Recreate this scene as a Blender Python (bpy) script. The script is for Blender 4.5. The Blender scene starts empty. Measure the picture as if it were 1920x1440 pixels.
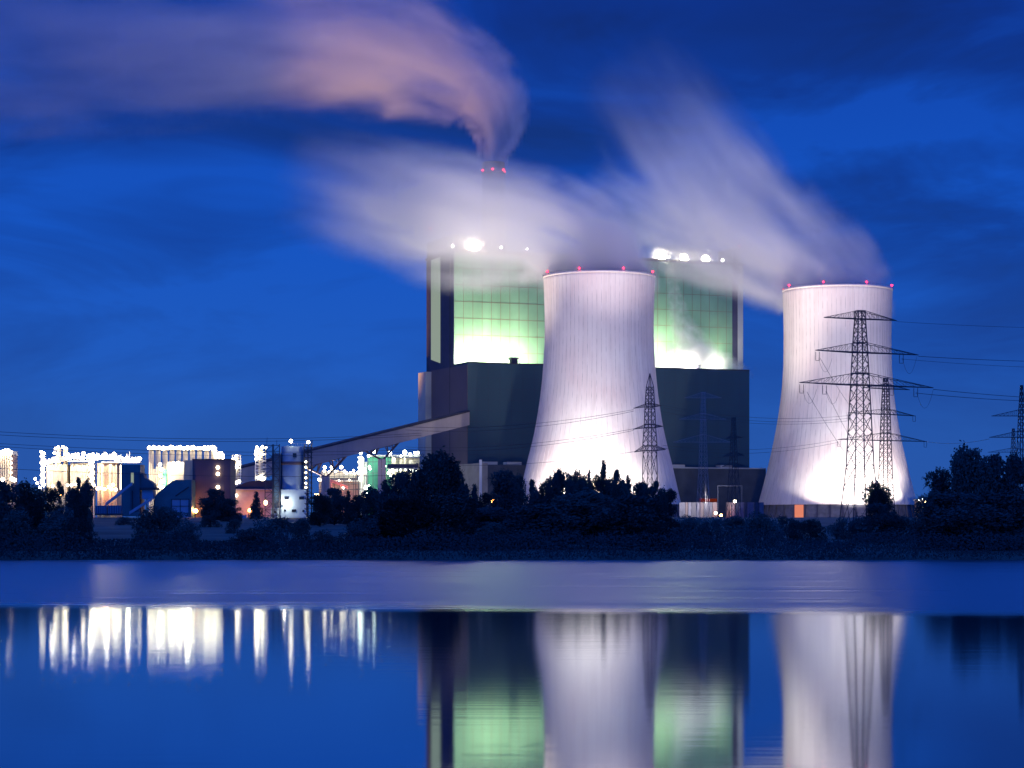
import bpy, math, random
from mathutils import Vector, Matrix, noise as mnoise
R = random.Random(11)
S = bpy.context.scene
C = S.collection
F = 4110.0          # focal length in pixels of the 1920 wide photograph
HY = 985.0          # row of the horizon
CH = 8.0            # camera height above the water

# ------------------------------------------------------------------ camera
cam = bpy.data.cameras.new("camera"); co = bpy.data.objects.new("camera", cam); C.objects.link(co)
co.location = (0, 0, CH); co.rotation_euler = (math.radians(90), 0, 0)
cam.sensor_width = 36; cam.lens = 36 * F / 1920; cam.shift_y = (HY - 720) / 1920
cam.clip_start = 1; cam.clip_end = 40000
S.camera = co
S.view_settings.view_transform = 'Standard'; S.view_settings.look = 'None'
S.view_settings.exposure = 0; S.view_settings.gamma = 1
S.render.engine = 'CYCLES'
cy = S.cycles
cy.use_denoising = True
cy.max_bounces = 6; cy.diffuse_bounces = 2; cy.glossy_bounces = 3; cy.transmission_bounces = 2
cy.transparent_max_bounces = 12; cy.volume_bounces = 3
cy.volume_step_rate = 3.0; cy.volume_max_steps = 160
cy.sample_clamp_indirect = 6
cy.use_light_tree = True
cy.caustics_reflective = True

# ------------------------------------------------------------------ sky after sunset
W = bpy.data.worlds.new("World"); S.world = W; W.use_nodes = True
nt = W.node_tree; N = nt.nodes; L = nt.links; N.clear()
def nd(nt, t, **k):
    n = nt.nodes.new(t)
    for a, b in k.items(): setattr(n, a, b)
    return n
def ramp(nt, stops, interp='LINEAR'):
    n = nt.nodes.new('ShaderNodeValToRGB'); e = n.color_ramp.elements; n.color_ramp.interpolation = interp
    while len(e) < len(stops): e.new(0.5)
    for i, (p, c) in enumerate(stops):
        e[i].position = p; e[i].color = (*c, 1) if len(c) == 3 else c
    return n
tc = nd(nt, 'ShaderNodeTexCoord')
sky = nd(nt, 'ShaderNodeTexSky', sky_type='NISHITA', sun_disc=False)
sky.sun_elevation = math.radians(-3); sky.sun_rotation = math.radians(-20); sky.altitude = 100
sep = nd(nt, 'ShaderNodeSeparateXYZ'); L.new(tc.outputs['Generated'], sep.inputs[0])
# blue hour: a little paler and greyer over the horizon, deep cobalt above
grad = ramp(nt, [(0.0, (.020, .090, .37)), (.045, (.014, .086, .39)), (.075, (.009, .080, .42)), (.13, (.0045, .070, .44)), (.24, (.0035, .040, .32)), (1, (.008, .060, .36))])
L.new(sep.outputs['Z'], grad.inputs[0])
# cloud streaks: noise on the direction, stretched along the horizon
mp = nd(nt, 'ShaderNodeMapping'); mp.inputs['Scale'].default_value = (5, 5, 17); mp.inputs['Location'].default_value = (3.1, 0.4, 7.7)
mp.inputs['Rotation'].default_value = (0, math.radians(5), 0)
L.new(tc.outputs['Generated'], mp.inputs[0])
nz = nd(nt, 'ShaderNodeTexNoise'); nz.inputs['Scale'].default_value = 1; nz.inputs['Detail'].default_value = 5; nz.inputs['Roughness'].default_value = .6; nz.inputs['Distortion'].default_value = .8
L.new(mp.outputs[0], nz.inputs['Vector'])
def mth(nt, op, a, b=None, clamp=False):
    n = nt.nodes.new('ShaderNodeMath'); n.operation = op; n.use_clamp = clamp
    for i, v in enumerate((a, b)):
        if v is None: continue
        if isinstance(v, (int, float)): n.inputs[i].default_value = v
        else: nt.links.new(v, n.inputs[i])
    return n.outputs[0]
def cloudbank(cx, cyy, w, h, amt):
    """a dark cloud bank at a bearing (x/y) and an elevation of the sky"""
    dx = mth(nt, 'DIVIDE', sep.outputs['X'], sep.outputs['Y'])
    dz = mth(nt, 'DIVIDE', sep.outputs['Z'], sep.outputs['Y'])
    u = mth(nt, 'DIVIDE', mth(nt, 'SUBTRACT', dx, cx), w)
    v = mth(nt, 'DIVIDE', mth(nt, 'SUBTRACT', dz, cyy), h)
    d = mth(nt, 'ADD', mth(nt, 'MULTIPLY', u, u), mth(nt, 'MULTIPLY', v, v))
    g = mth(nt, 'EXPONENT', mth(nt, 'MULTIPLY', d, -1.0))
    front = mth(nt, 'GREATER_THAN', sep.outputs['Y'], 0.1)
    return mth(nt, 'MULTIPLY', mth(nt, 'MULTIPLY', g, amt), front)
def pxd(px, py): return ((px - 960) / F, (HY - py) / F)
tot = None
for (px, py, w, h, a) in [(250, 262, 420, 42, .30), (1500, 60, 520, 85, .22), (1100, 40, 200, 70, .16), (1650, 395, 260, 45, .20), (1800, 300, 200, 45, .10), (1130, 250, 200, 60, .22), (1890, 560, 190, 110, .12), (1650, 120, 400, 30, .1),
                          (1600, 230, 260, 38, -.14), (1260, 330, 190, 80, -.2), (100, 400, 300, 90, -.06), (650, 620, 380, 120, -.10), (1560, 340, 160, 22, .14), (1780, 440, 260, 28, -.05)]:
    x, z = pxd(px, py)
    o = cloudbank(x, z, w / F, h / F, a)
    tot = o if tot is None else mth(nt, 'ADD', tot, o)
nn = mth(nt, 'MULTIPLY', mth(nt, 'SUBTRACT', nz.outputs['Fac'], .46), 2.2)
hfade = mth(nt, 'MULTIPLY', mth(nt, 'SUBTRACT', sep.outputs['Z'], .02), 9.0, clamp=True)
cf = mth(nt, 'ADD', mth(nt, 'MULTIPLY', nn, hfade), mth(nt, 'MULTIPLY', tot, mth(nt, 'ADD', mth(nt, 'MULTIPLY', nz.outputs['Fac'], 2.2), .35)))
cr = ramp(nt, [(0, (1.16, 1.22, 1.20)), (.15, (1, 1, 1)), (.42, (.85, .70, .74)), (.8, (1.0, .54, .52))])
cadd = mth(nt, 'ADD', cf, .12, clamp=True)
L.new(cadd, cr.inputs[0])
mx = nd(nt, 'ShaderNodeMix', data_type='RGBA', blend_type='MULTIPLY'); mx.inputs[0].default_value = 1
L.new(grad.outputs[0], mx.inputs[6]); L.new(cr.outputs[0], mx.inputs[7])
ms = nd(nt, 'ShaderNodeMix', data_type='RGBA', blend_type='MULTIPLY'); ms.inputs[0].default_value = 1
L.new(sky.outputs[0], ms.inputs[6]); ms.inputs[7].default_value = (.3, .5, 1.2, 1)
ad = nd(nt, 'ShaderNodeMix', data_type='RGBA', blend_type='ADD'); ad.inputs[0].default_value = .03
L.new(mx.outputs[2], ad.inputs[6]); L.new(ms.outputs[2], ad.inputs[7])
# sky behind the viewer is brightened, an added fill for the dark fronts
back_fill = nd(nt, 'ShaderNodeMapRange', interpolation_type='SMOOTHSTEP'); back_fill.inputs['From Min'].default_value = .35; back_fill.inputs['From Max'].default_value = -.5
back_fill.inputs['To Min'].default_value = 1.0; back_fill.inputs['To Max'].default_value = 2.7; L.new(sep.outputs['Y'], back_fill.inputs['Value'])
bg = nd(nt, 'ShaderNodeBackground'); L.new(back_fill.outputs[0], bg.inputs[1]); L.new(ad.outputs[2], bg.inputs[0])
wo = nd(nt, 'ShaderNodeOutputWorld'); L.new(bg.outputs[0], wo.inputs[0])
W.cycles.sampling_method = 'MANUAL'; W.cycles.sample_map_resolution = 512

# ------------------------------------------------------------------ materials
def mat(name, col, rough=.7, var=.18, scale=.15, stretch=(1, 1, 1), metal=0, bump=0):
    m = bpy.data.materials.new(name); m.use_nodes = True; nt = m.node_tree
    b = nt.nodes['Principled BSDF']; b.inputs['Roughness'].default_value = rough; b.inputs['Metallic'].default_value = metal
    t = nd(nt, 'ShaderNodeTexCoord'); mp = nd(nt, 'ShaderNodeMapping'); mp.inputs['Scale'].default_value = stretch
    n = nd(nt, 'ShaderNodeTexNoise'); n.inputs['Scale'].default_value = scale; n.inputs['Detail'].default_value = 6
    nt.links.new(t.outputs['Object'], mp.inputs[0]); nt.links.new(mp.outputs[0], n.inputs['Vector'])
    lo = tuple(c * (1 - var) for c in col); hi = tuple(min(1, c * (1 + var)) for c in col)
    r = ramp(nt, [(.3, lo), (.7, hi)]); nt.links.new(n.outputs['Fac'], r.inputs[0]); nt.links.new(r.outputs[0], b.inputs['Base Color'])
    if bump:
        bp = nd(nt, 'ShaderNodeBump'); bp.inputs['Strength'].default_value = bump; nt.links.new(n.outputs['Fac'], bp.inputs['Height']); nt.links.new(bp.outputs[0], b.inputs['Normal'])
    return m
def emit(name, col, st):
    m = bpy.data.materials.new(name); m.use_nodes = True; nt = m.node_tree; nt.nodes.clear()
    e = nd(nt, 'ShaderNodeEmission'); e.inputs[0].default_value = (*col, 1); e.inputs[1].default_value = st
    o = nd(nt, 'ShaderNodeOutputMaterial'); nt.links.new(e.outputs[0], o.inputs[0]); return m
M = {}
M['green_clad'] = mat('dark_green_cladding', (.026, .075, .100), .55, .12, .05, (1, 1, .3))
M['purple_side'] = mat('brown_cladding', (.13, .095, .10), .6, .1, .05)
M['facade'] = mat('green_glass_cladding', (.19, .36, .215), .4, .2, .05, (1, 1, .4))
M['joint'] = mat('reddish_joint', (.20, .17, .11), .7)
M['lightclad'] = mat('pale_cladding', (.42, .43, .40), .6, .12, .06)
M['darkclad'] = mat('dark_blue_cladding', (.05, .05, .085), .6)
M['basewall'] = mat('noise_wall_panels', (.13, .13, .17), .8, .3, .3)
M['beige'] = mat('beige_cladding', (.36, .32, .25), .7)
M['olive'] = mat('olive_cladding', (.06, .075, .095), .7)
M['conveyor'] = mat('gallery_sheeting', (.40, .34, .32), .6, .08, .1)
M['darkroof'] = mat('dark_roofing', (.04, .04, .06), .8)
M['steel'] = mat('galvanised_steel', (.10, .11, .14), .5, .2, 1, metal=.2)
M['msteel'] = mat('lit_steel_tone', (.30, .29, .31), .6)  # paler than the other steel to stand for light on the pylon
M['dsteel'] = mat('dark_steel', (.03, .035, .05), .6)
M['psteel'] = mat('pale_steel', (.5, .5, .52), .5)
M['cable'] = mat('cable_aluminium', (.03, .035, .05), .6)
M['brown'] = mat('brown_sheeting', (.12, .085, .10), .6, .1)
M['tan'] = mat('tan_sheeting', (.48, .38, .30), .6, .1)
M['teal'] = mat('teal_sheeting', (.05, .15, .17), .55, .15, .2)
M['teal2'] = mat('dark_teal_sheeting', (.035, .10, .13), .55, .15, .2)
M['bluepaint'] = mat('blue_paint', (.05, .12, .22), .5)
M['silver'] = mat('pale_blue_sheeting', (.24, .36, .48), .5, .12, .2)
M['white'] = mat('white_paint', (.75, .74, .70), .6, .06)
M['cream'] = mat('cream_paint', (.72, .62, .46), .6, .15, .3, (1, 1, .1))
M['pink'] = mat('pinkish_steel', (.42, .30, .28), .6)
M['greenpaint'] = mat('bright_green_paint', (.08, .42, .26), .6)
M['window'] = mat('dark_window_glass', (.01, .015, .03), .12, .1)
M['bark'] = mat('bark', (.04, .035, .03), .9)
M['twig'] = mat('twig_bark', (.035, .03, .03), .9)
LW = (1, .84, .56)
M['lamp'] = emit('white_lamp', LW, 28)
M['lamp_small'] = emit('small_white_lamp', LW, 12)
M['lamp_cool'] = emit('cool_lamp', (.9, 1, .8), 20)
M['lamp_big'] = emit('roof_floodlight', (1, .90, .62), 170)
M['lamp_mid'] = emit('roof_lamp', (.95, .95, .9), 60)
M['lamp_red'] = emit('red_warning_lamp', (1, .012, .035), 16)
M['lamp_orange'] = emit('sodium_lamp', (1, .36, .07), 60)
M['lamp_warm'] = emit('warm_lamp', (1, .62, .3), 20)
M['glow_strip'] = emit('pale_glow', (.72, .88, .74), .36)
M['lit_window'] = emit('lit_window', (1, .95, .85), 6)

def leafmat(name, col):
    m = mat(name, col, .9, .3, .25); return m
M['leaf_a'] = leafmat('dark_foliage', (.030, .066, .066))
M['leaf_b'] = leafmat('mid_foliage', (.038, .076, .070))
M['leaf_c'] = leafmat('silvery_foliage', (.055, .095, .09))

# ribbed, streaked concrete of the towers
m = bpy.data.materials.new('tower_concrete'); m.use_nodes = True; nt = m.node_tree; b = nt.nodes['Principled BSDF']; b.inputs['Roughness'].default_value = .85
t = nd(nt, 'ShaderNodeTexCoord'); mp = nd(nt, 'ShaderNodeMapping'); mp.inputs['Scale'].default_value = (1, 1, .035)
n1 = nd(nt, 'ShaderNodeTexNoise'); n1.inputs['Scale'].default_value = .35; n1.inputs['Detail'].default_value = 8
nt.links.new(t.outputs['Object'], mp.inputs[0]); nt.links.new(mp.outputs[0], n1.inputs['Vector'])
r1 = ramp(nt, [(.28, (.55, .50, .47)), (.50, (.63, .585, .55)), (.75, (.67, .63, .59))]); nt.links.new(n1.outputs['Fac'], r1.inputs[0])
n2 = nd(nt, 'ShaderNodeTexNoise'); n2.inputs['Scale'].default_value = .03; n2.inputs['Detail'].default_value = 3; nt.links.new(t.outputs['Object'], n2.inputs['Vector'])
r2 = ramp(nt, [(.35, (.95, .86, .87)), (.65, (1, 1, 1))]); nt.links.new(n2.outputs['Fac'], r2.inputs[0])
x = nd(nt, 'ShaderNodeMix', data_type='RGBA', blend_type='MULTIPLY'); x.inputs[0].default_value = 1
nt.links.new(r1.outputs[0], x.inputs[6]); nt.links.new(r2.outputs[0], x.inputs[7]); nt.links.new(x.outputs[2], b.inputs['Base Color'])
M['concrete'] = m
M['rib'] = mat('concrete_rib', (.50, .45, .45), .9, .3, .2)
M['chimney'] = mat('chimney_concrete', (.10, .10, .14), .9)

# ground
m = mat('meadow_ground', (.085, .125, .105), .95, .4, .05); M['ground'] = m

# water: calm near the viewer, a breeze on the far half roughens it
m = bpy.data.materials.new('lake_water'); m.use_nodes = True; nt = m.node_tree; b = nt.nodes['Principled BSDF']
nt.nodes.remove(b); b = nd(nt, 'ShaderNodeBsdfGlossy', distribution='BECKMANN'); b.inputs['Color'].default_value = (.82, .92, .97, 1)
df = nd(nt, 'ShaderNodeBsdfDiffuse'); df.inputs['Color'].default_value = (.002, .012, .045, 1); fz = nd(nt, 'ShaderNodeFresnel'); fz.inputs['IOR'].default_value = 1.6
mw = nd(nt, 'ShaderNodeMixShader'); nt.links.new(mth(nt, 'ADD', mth(nt, 'MULTIPLY', fz.outputs[0], .75), .25), mw.inputs[0]); nt.links.new(df.outputs[0], mw.inputs[1]); nt.links.new(b.outputs[0], mw.inputs[2]); nt.links.new(mw.outputs[0], nt.nodes['Material Output'].inputs[0])
t = nd(nt, 'ShaderNodeTexCoord'); sp = nd(nt, 'ShaderNodeSeparateXYZ'); nt.links.new(t.outputs['Object'], sp.inputs[0])
mpw = nd(nt, 'ShaderNodeMapping'); mpw.inputs['Scale'].default_value = (.006, .03, 1); nt.links.new(t.outputs['Object'], mpw.inputs[0])
nw = nd(nt, 'ShaderNodeTexNoise'); nw.inputs['Scale'].default_value = 1; nw.inputs['Detail'].default_value = 2; nt.links.new(mpw.outputs[0], nw.inputs['Vector'])
# the edge of the breeze lies about 220 m out, bending a little nearer on the right
edge = mth(nt, 'ADD', mth(nt, 'ADD', sp.outputs['Y'], mth(nt, 'MULTIPLY', sp.outputs['X'], .26)), mth(nt, 'MULTIPLY', nw.outputs['Fac'], 16))
far = nd(nt, 'ShaderNodeMapRange', interpolation_type='SMOOTHSTEP'); far.inputs['From Min'].default_value = 203; far.inputs['From Max'].default_value = 235
nt.links.new(edge, far.inputs['Value'])
near = nd(nt, 'ShaderNodeMapRange'); near.inputs['From Min'].default_value = 70; near.inputs['From Max'].default_value = 215
near.inputs['To Min'].default_value = .065; near.inputs['To Max'].default_value = .10; nt.links.new(sp.outputs['Y'], near.inputs['Value'])
mps = nd(nt, 'ShaderNodeMapping'); mps.inputs['Scale'].default_value = (.018, .30, 1); nt.links.new(t.outputs['Object'], mps.inputs[0])
ns = nd(nt, 'ShaderNodeTexNoise'); ns.inputs['Scale'].default_value = 1; ns.inputs['Detail'].default_value = 5; nt.links.new(mps.outputs[0], ns.inputs['Vector'])
fr = nd(nt, 'ShaderNodeMapRange'); fr.inputs['From Min'].default_value = .3; fr.inputs['From Max'].default_value = .7; fr.inputs['To Min'].default_value = .26; fr.inputs['To Max'].default_value = .52
nt.links.new(ns.outputs['Fac'], fr.inputs['Value'])
mr = nd(nt, 'ShaderNodeMix', data_type='FLOAT'); nt.links.new(far.outputs[0], mr.inputs[0]); nt.links.new(near.outputs[0], mr.inputs[2]); nt.links.new(fr.outputs[0], mr.inputs[3])
nt.links.new(mr.outputs[0], b.inputs['Roughness'])
mpb = nd(nt, 'ShaderNodeMapping'); mpb.inputs['Scale'].default_value = (.10, .55, 1); nt.links.new(t.outputs['Object'], mpb.inputs[0])
nb = nd(nt, 'ShaderNodeTexNoise'); nb.inputs['Scale'].default_value = 1; nb.inputs['Detail'].default_value = 2; nt.links.new(mpb.outputs[0], nb.inputs['Vector'])
bp = nd(nt, 'ShaderNodeBump'); bp.inputs['Strength'].default_value = .35; bp.inputs['Distance'].default_value = .013
nt.links.new(nb.outputs['Fac'], bp.inputs['Height']); nt.links.new(bp.outputs[0], b.inputs['Normal'])
M['water'] = m

# ------------------------------------------------------------------ mesh helpers
def at(px, py, Y): return Vector(((px - 960) * Y / F, Y, CH + (HY - py) * Y / F))
def ax(px, Y): return (px - 960) * Y / F
def az(py, Y): return CH + (HY - py) * Y / F
class MB:
    def __init__(s): s.v = []; s.f = []
    def corners(s, c):
        i = len(s.v); s.v += [tuple(p) for p in c]
        s.f += [(i, i+3, i+2, i+1), (i+4, i+5, i+6, i+7), (i, i+1, i+5, i+4), (i+1, i+2, i+6, i+5), (i+2, i+3, i+7, i+6), (i+3, i, i+4, i+7)]
        return s
    def box(s, x0, x1, y0, y1, z0, z1):
        return s.corners([(x0,y0,z0),(x1,y0,z0),(x1,y1,z0),(x0,y1,z0),(x0,y0,z1),(x1,y0,z1),(x1,y1,z1),(x0,y1,z1)])
    def tube(s, a, b, r0, r1=None, n=6, caps=True):
        a = Vector(a); b = Vector(b); r1 = r0 if r1 is None else r1
        d = (b - a).normalized(); u = d.orthogonal().normalized(); w = d.cross(u)
        i = len(s.v)
        for p, r in ((a, r0), (b, r1)):
            for k in range(n):
                t = 2 * math.pi * k / n; s.v.append(tuple(p + u * math.cos(t) * r + w * math.sin(t) * r))
        for k in range(n): s.f.append((i+k, i+(k+1) % n, i+n+(k+1) % n, i+n+k))
        if caps: s.f.append(tuple(i+k for k in reversed(range(n)))); s.f.append(tuple(i+n+k for k in range(n)))
        return s
    def lathe(s, prof, cx, cyy, n=32, cap=True, arc=None):
        i = len(s.v); m_ = len(prof)
        for (r, z) in prof:
            for k in range(n):
                t = 2 * math.pi * k / n; s.v.append((cx + math.cos(t) * r, cyy + math.sin(t) * r, z))
        for j in range(m_-1):
            for k in range(n): s.f.append((i+j*n+k, i+j*n+(k+1) % n, i+(j+1)*n+(k+1) % n, i+(j+1)*n+k))
        if cap: s.f.append(tuple(i+(m_-1)*n+k for k in range(n)))
        return s
    def ball(s, c, r, n=8, m_=5, sz=1):
        prof = [(max(.001, r*math.sin(math.pi*j/m_)), c[2] - r*sz*math.cos(math.pi*j/m_)) for j in range(m_+1)]
        return s.lathe(prof, c[0], c[1], n, False)
    def prism(s, pts, y0, y1):
        """outline in x,z extruded along y"""
        i = len(s.v); n = len(pts)
        for y in (y0, y1): s.v += [(x, y, z) for (x, z) in pts]
        s.f.append(tuple(i+k for k in range(n))); s.f.append(tuple(i+n+k for k in reversed(range(n))))
        for k in range(n): s.f.append((i+k, i+n+k, i+n+(k+1) % n, i+(k+1) % n))
        return s
    def build(s, name, m, parent=None, smooth=False):
        me = bpy.data.meshes.new(name)
        off = Vector((0, 0, 0)); p = parent
        while p is not None: off += Vector(p.location); p = p.parent
        me.from_pydata([tuple(Vector(q) - off) for q in s.v], [], s.f)
        me.materials.append(M[m] if isinstance(m, str) else m)
        if smooth: me.polygons.foreach_set('use_smooth', [True] * len(me.polygons))
        me.update(); o = bpy.data.objects.new(name, me); C.objects.link(o); o.parent = parent
        return o
def tag(o, label=None, cat=None, group=None, kind=None):
    if label: o['label'] = label
    if cat: o['category'] = cat
    if group: o['group'] = group
    if kind: o['kind'] = kind
    return o
def thing(name, label, cat, loc, group=None):
    o = bpy.data.objects.new(name, None); C.objects.link(o); o.location = loc; o.empty_display_size = 1
    return tag(o, label, cat, group)
def lamp(parent, p, r=1.2, m='lamp', name='lamp'):
    if m in ('lamp', 'lamp_cool'): r *= .8
    return MB().ball(p, r, 8, 4).build(name, m, parent, True)
def spot(name, loc, target, power, col, size=90, blend=1, rad=1.5, parent=None):
    l = bpy.data.lights.new(name, 'SPOT'); l.energy = power; l.color = col; l.spot_size = math.radians(size); l.spot_blend = blend; l.shadow_soft_size = rad
    o = bpy.data.objects.new(name, l); C.objects.link(o); o.location = loc
    o.rotation_euler = (Vector(target) - Vector(loc)).to_track_quat('-Z', 'Y').to_euler()
    return o
def pnt(name, loc, power, col, rad=1):
    l = bpy.data.lights.new(name, 'POINT'); l.energy = power; l.color = col; l.shadow_soft_size = rad
    o = bpy.data.objects.new(name, l); C.objects.link(o); o.location = loc; return o

# ------------------------------------------------------------------ ground and water
GY = [(505, -.6), (508, .3), (522, 1.6), (650, 4.6), (900, 9), (1100, 12), (9000, 12), (30000, 12)]
def gz(Y):
    for (a, za), (b_, zb) in zip(GY, GY[1:]):
        if Y <= b_: return za + (zb - za) * max(0, (Y - a)) / (b_ - a)
    return 12
def shore(x): return 5.0 * mnoise.noise(Vector((x * .02, 3, 0))) + 1.5 * mnoise.noise(Vector((x * .09, 7, 0))) - .02 * x * 0
g = MB(); xs = [-9000, -3000, -1000] + [-600 + 10 * i for i in range(121)] + [1000, 3000, 9000]
ys = [503, 505, 508, 512, 522, 540, 570, 600, 650, 720, 800, 900, 1000, 1100, 1500, 3000, 9000, 30000]
for Y in ys:
    for x_ in xs:
        sh = shore(x_) if Y < 600 else 0
        z = gz(Y) + (mnoise.noise(Vector((x_ * .02, Y * .02, 1))) * (.8 if 540 < Y < 1000 else .25 if Y >= 512 else 0))
        if Y == 503: z = -3
        g.v.append((x_ * (1 if Y < 5000 else 2.5), Y + sh, z))
nx = len(xs)
for j in range(len(ys)-1):
    for i in range(nx-1): g.f.append((j*nx+i, j*nx+i+1, (j+1)*nx+i+1, (j+1)*nx+i))
tag(g.build('ground', 'ground', None, True), 'dark meadow and bank beyond the lake', kind='structure')
w = MB(); w.v = [(-2500, -300, 0), (2500, -300, 0), (2500, 515, 0), (-2500, 515, 0)]; w.f = [(0, 1, 2, 3)]
tag(w.build('water', 'water'), 'still dark blue lake with long reflections', kind='structure')

# ------------------------------------------------------------------ cooling towers
def cooling_tower(cx_px, Y, prof_px, base_py, label, warm_panel=None):
    cx = ax(cx_px, Y); base = az(base_py, Y); gzz = 11.6
    t = thing('cooling_tower', label, 'cooling tower', (cx, Y, gzz), 'cooling towers of the power station')
    # smooth profile through the measured half widths
    pts = [(az(py, Y), h * Y / F) for (py, h) in prof_px]; pts.sort()
    def rad(z):
        for i in range(len(pts)-1):
            if z <= pts[i+1][0]:
                p0 = pts[max(i-1, 0)]; p1 = pts[i]; p2 = pts[i+1]; p3 = pts[min(i+2, len(pts)-1)]
                u = (z - p1[0]) / (p2[0] - p1[0]); h = p2[0] - p1[0]
                m1 = (p2[1]-p0[1]) / (p2[0]-p0[0]) * h; m2 = (p3[1]-p1[1]) / (p3[0]-p1[0]) * h
                return (2*u**3-3*u*u+1)*p1[1] + (u**3-2*u*u+u)*m1 + (-2*u**3+3*u*u)*p2[1] + (u**3-u*u)*m2
        return pts[-1][1]
    zt = pts[-1][0]; K = 48
    zs = [base + (zt - base) * i / K for i in range(K+1)]
    n = 128; sh = MB(); prof = [(rad(z), z) for z in zs] + [(rad(zt) - 1.1, zt)] + [(rad(z) - 1.1, z) for z in reversed(zs[4:])]
    sh.lathe(prof, cx, Y, n, False); sh.build('shell', 'concrete', t, True)
    rb = MB(); NR = 76
    for k in range(NR):
        a = 2 * math.pi * k / NR; ca, sa = math.cos(a), math.sin(a); wd = .16
        i0 = len(rb.v)
        for z in zs:
            r = rad(z)
            for (rr, tt) in ((r - .1, -wd), (r + .07, -wd), (r + .07, wd), (r - .1, wd)):
                rb.v.append((cx + ca * rr - sa * tt, Y + sa * rr + ca * tt, z))
        for j in range(K):
            for q in range(3): rb.f.append((i0+j*4+q, i0+j*4+q+1, i0+(j+1)*4+q+1, i0+(j+1)*4+q))
    rb.build('wind_ribs', 'rib', t)
    rt = rad(zt); ring = MB(); ring.lathe([(rt + .05, zt - 1.3), (rt + .35, zt - 1.1), (rt + .35, zt + .1), (rt - 1.4, zt + .1), (rt - 1.4, zt - .5)], cx, Y, n, False); ring.build('rim', 'concrete', t, True)
    rl = MB(); 
    for k in range(72):
        a = 2*math.pi*k/72; p = Vector((cx + math.cos(a)*(rt+.5), Y + math.sin(a)*(rt+.5), zt)); rl.tube(p, p + Vector((0, 0, 1.3)), .06, n=4)
        a2 = 2*math.pi*(k+1)/72; q = Vector((cx + math.cos(a2)*(rt+.5), Y + math.sin(a2)*(rt+.5), zt)); rl.tube(p + Vector((0,0,1.3)), q + Vector((0,0,1.3)), .06, n=4)
    rl.build('railing', 'dsteel', t)
    rb_ = rad(base)
    w_ = MB(); w_.lathe([(rb_ - 1.0, gzz - 1), (rb_ - 1.6, base - .05)], cx, Y, 80, False); w_.build('base_wall', 'basewall', t)
    for k in range(40):
        a = 2*math.pi*(k+.5)/40
        if math.sin(a) > .3: continue
        c = MB(); c.tube((cx + math.cos(a)*(rb_+1.4), Y + math.sin(a)*(rb_+1.4), gzz - 1), (cx + math.cos(a)*(rb_-.6), Y + math.sin(a)*(rb_-.6), base - .02), .55, n=6); c.build('column', 'darkclad', t)
    for k in range(8):
        a = 2*math.pi*(k+.5)/8 ; p = (cx + math.cos(a)*(rt+.5), Y + math.sin(a)*(rt+.5), zt + 1.8)
        lamp(t, p, .68, 'lamp_red', 'warning_light')
    return t, cx, rad, zt, base, gzz, rb_
T1 = cooling_tower(1123.5, 1500, [(519, 104.5), (565, 102.8), (610, 102), (650, 102.8), (700, 106), (750, 111.5), (810, 121.5), (874, 137), (946, 153.5)], 946,
                   'pale floodlit cooling tower in front of the green boiler houses')
T2 = cooling_tower(1570, 1540, [(544, 102), (605, 100), (650, 99.8), (700, 101.2), (760, 107), (830, 119), (890, 133), (947, 148)], 947,
                   'pale floodlit cooling tower behind the tallest lattice pylon, apart on the right')
# base wall panel of the right hand tower, orange glow put in for lamp light
t2, cx2, rad2, zt2, b2, g2, rb2 = T2
for pxl, nm, mm in ((1496, 'glowing_panel', 'glow_panel'),):
    M['glow_panel'] = emit('orange_glow_panel', (1, .30, .19), .75)
    a = math.pi + math.acos(-(ax(pxl, 1500) - cx2) / rb2); r_ = rb2 - .2
    p = MB(); c0 = Vector((cx2 + math.cos(a) * r_, 1540 + math.sin(a) * r_, 0)); tg = Vector((-math.sin(a), math.cos(a), 0)); nn_ = Vector((math.cos(a), math.sin(a), 0))
    q = [c0 - tg*3.3, c0 + tg*3.3, c0 + tg*3.3 - nn_*.4, c0 - tg*3.3 - nn_*.4]
    p.corners([(v.x, v.y, g2) for v in q] + [(v.x, v.y, b2 - .2) for v in q]); p.build(nm, mm, t2)
# floodlights on the ground that shine on the towers
WARM = (1, .82, .76); NEUT = (.93, .94, 1.0); PINK = (1, .78, .74)
def tower_floods(T, sgn, k=1.0):
    t, cx, rad, zt, base, g_, rb = T
    Yc = t.location.y
    for dx, pw in sgn:
        spot('floodlight', (cx + dx, Yc - rb - 29 + abs(dx) * .35, base + .5), (cx + dx * .6, Yc - rb * .8, base + 42), pw, (1, .90, .78), 108, .3, .8)
    spot('floodlight', (cx - 70, Yc - rb - 190, g_ + 6), (cx - 8, Yc, 112), 500000 * k, (1, .87, .77), 70, 1, 3)
    spot('floodlight', (cx + 60, Yc - rb - 200, g_ + 6), (cx + 8, Yc, 118), 420000 * k, (1, .93, .91), 70, 1, 3)
tower_floods(T1, ((-42, 190000), (-20, 260000), (2, 230000), (22, 80000)), 1.0)
tower_floods(T2, ((-22, 110000), (4, 190000), (30, 190000), (48, 120000)), 1.0)

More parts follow.
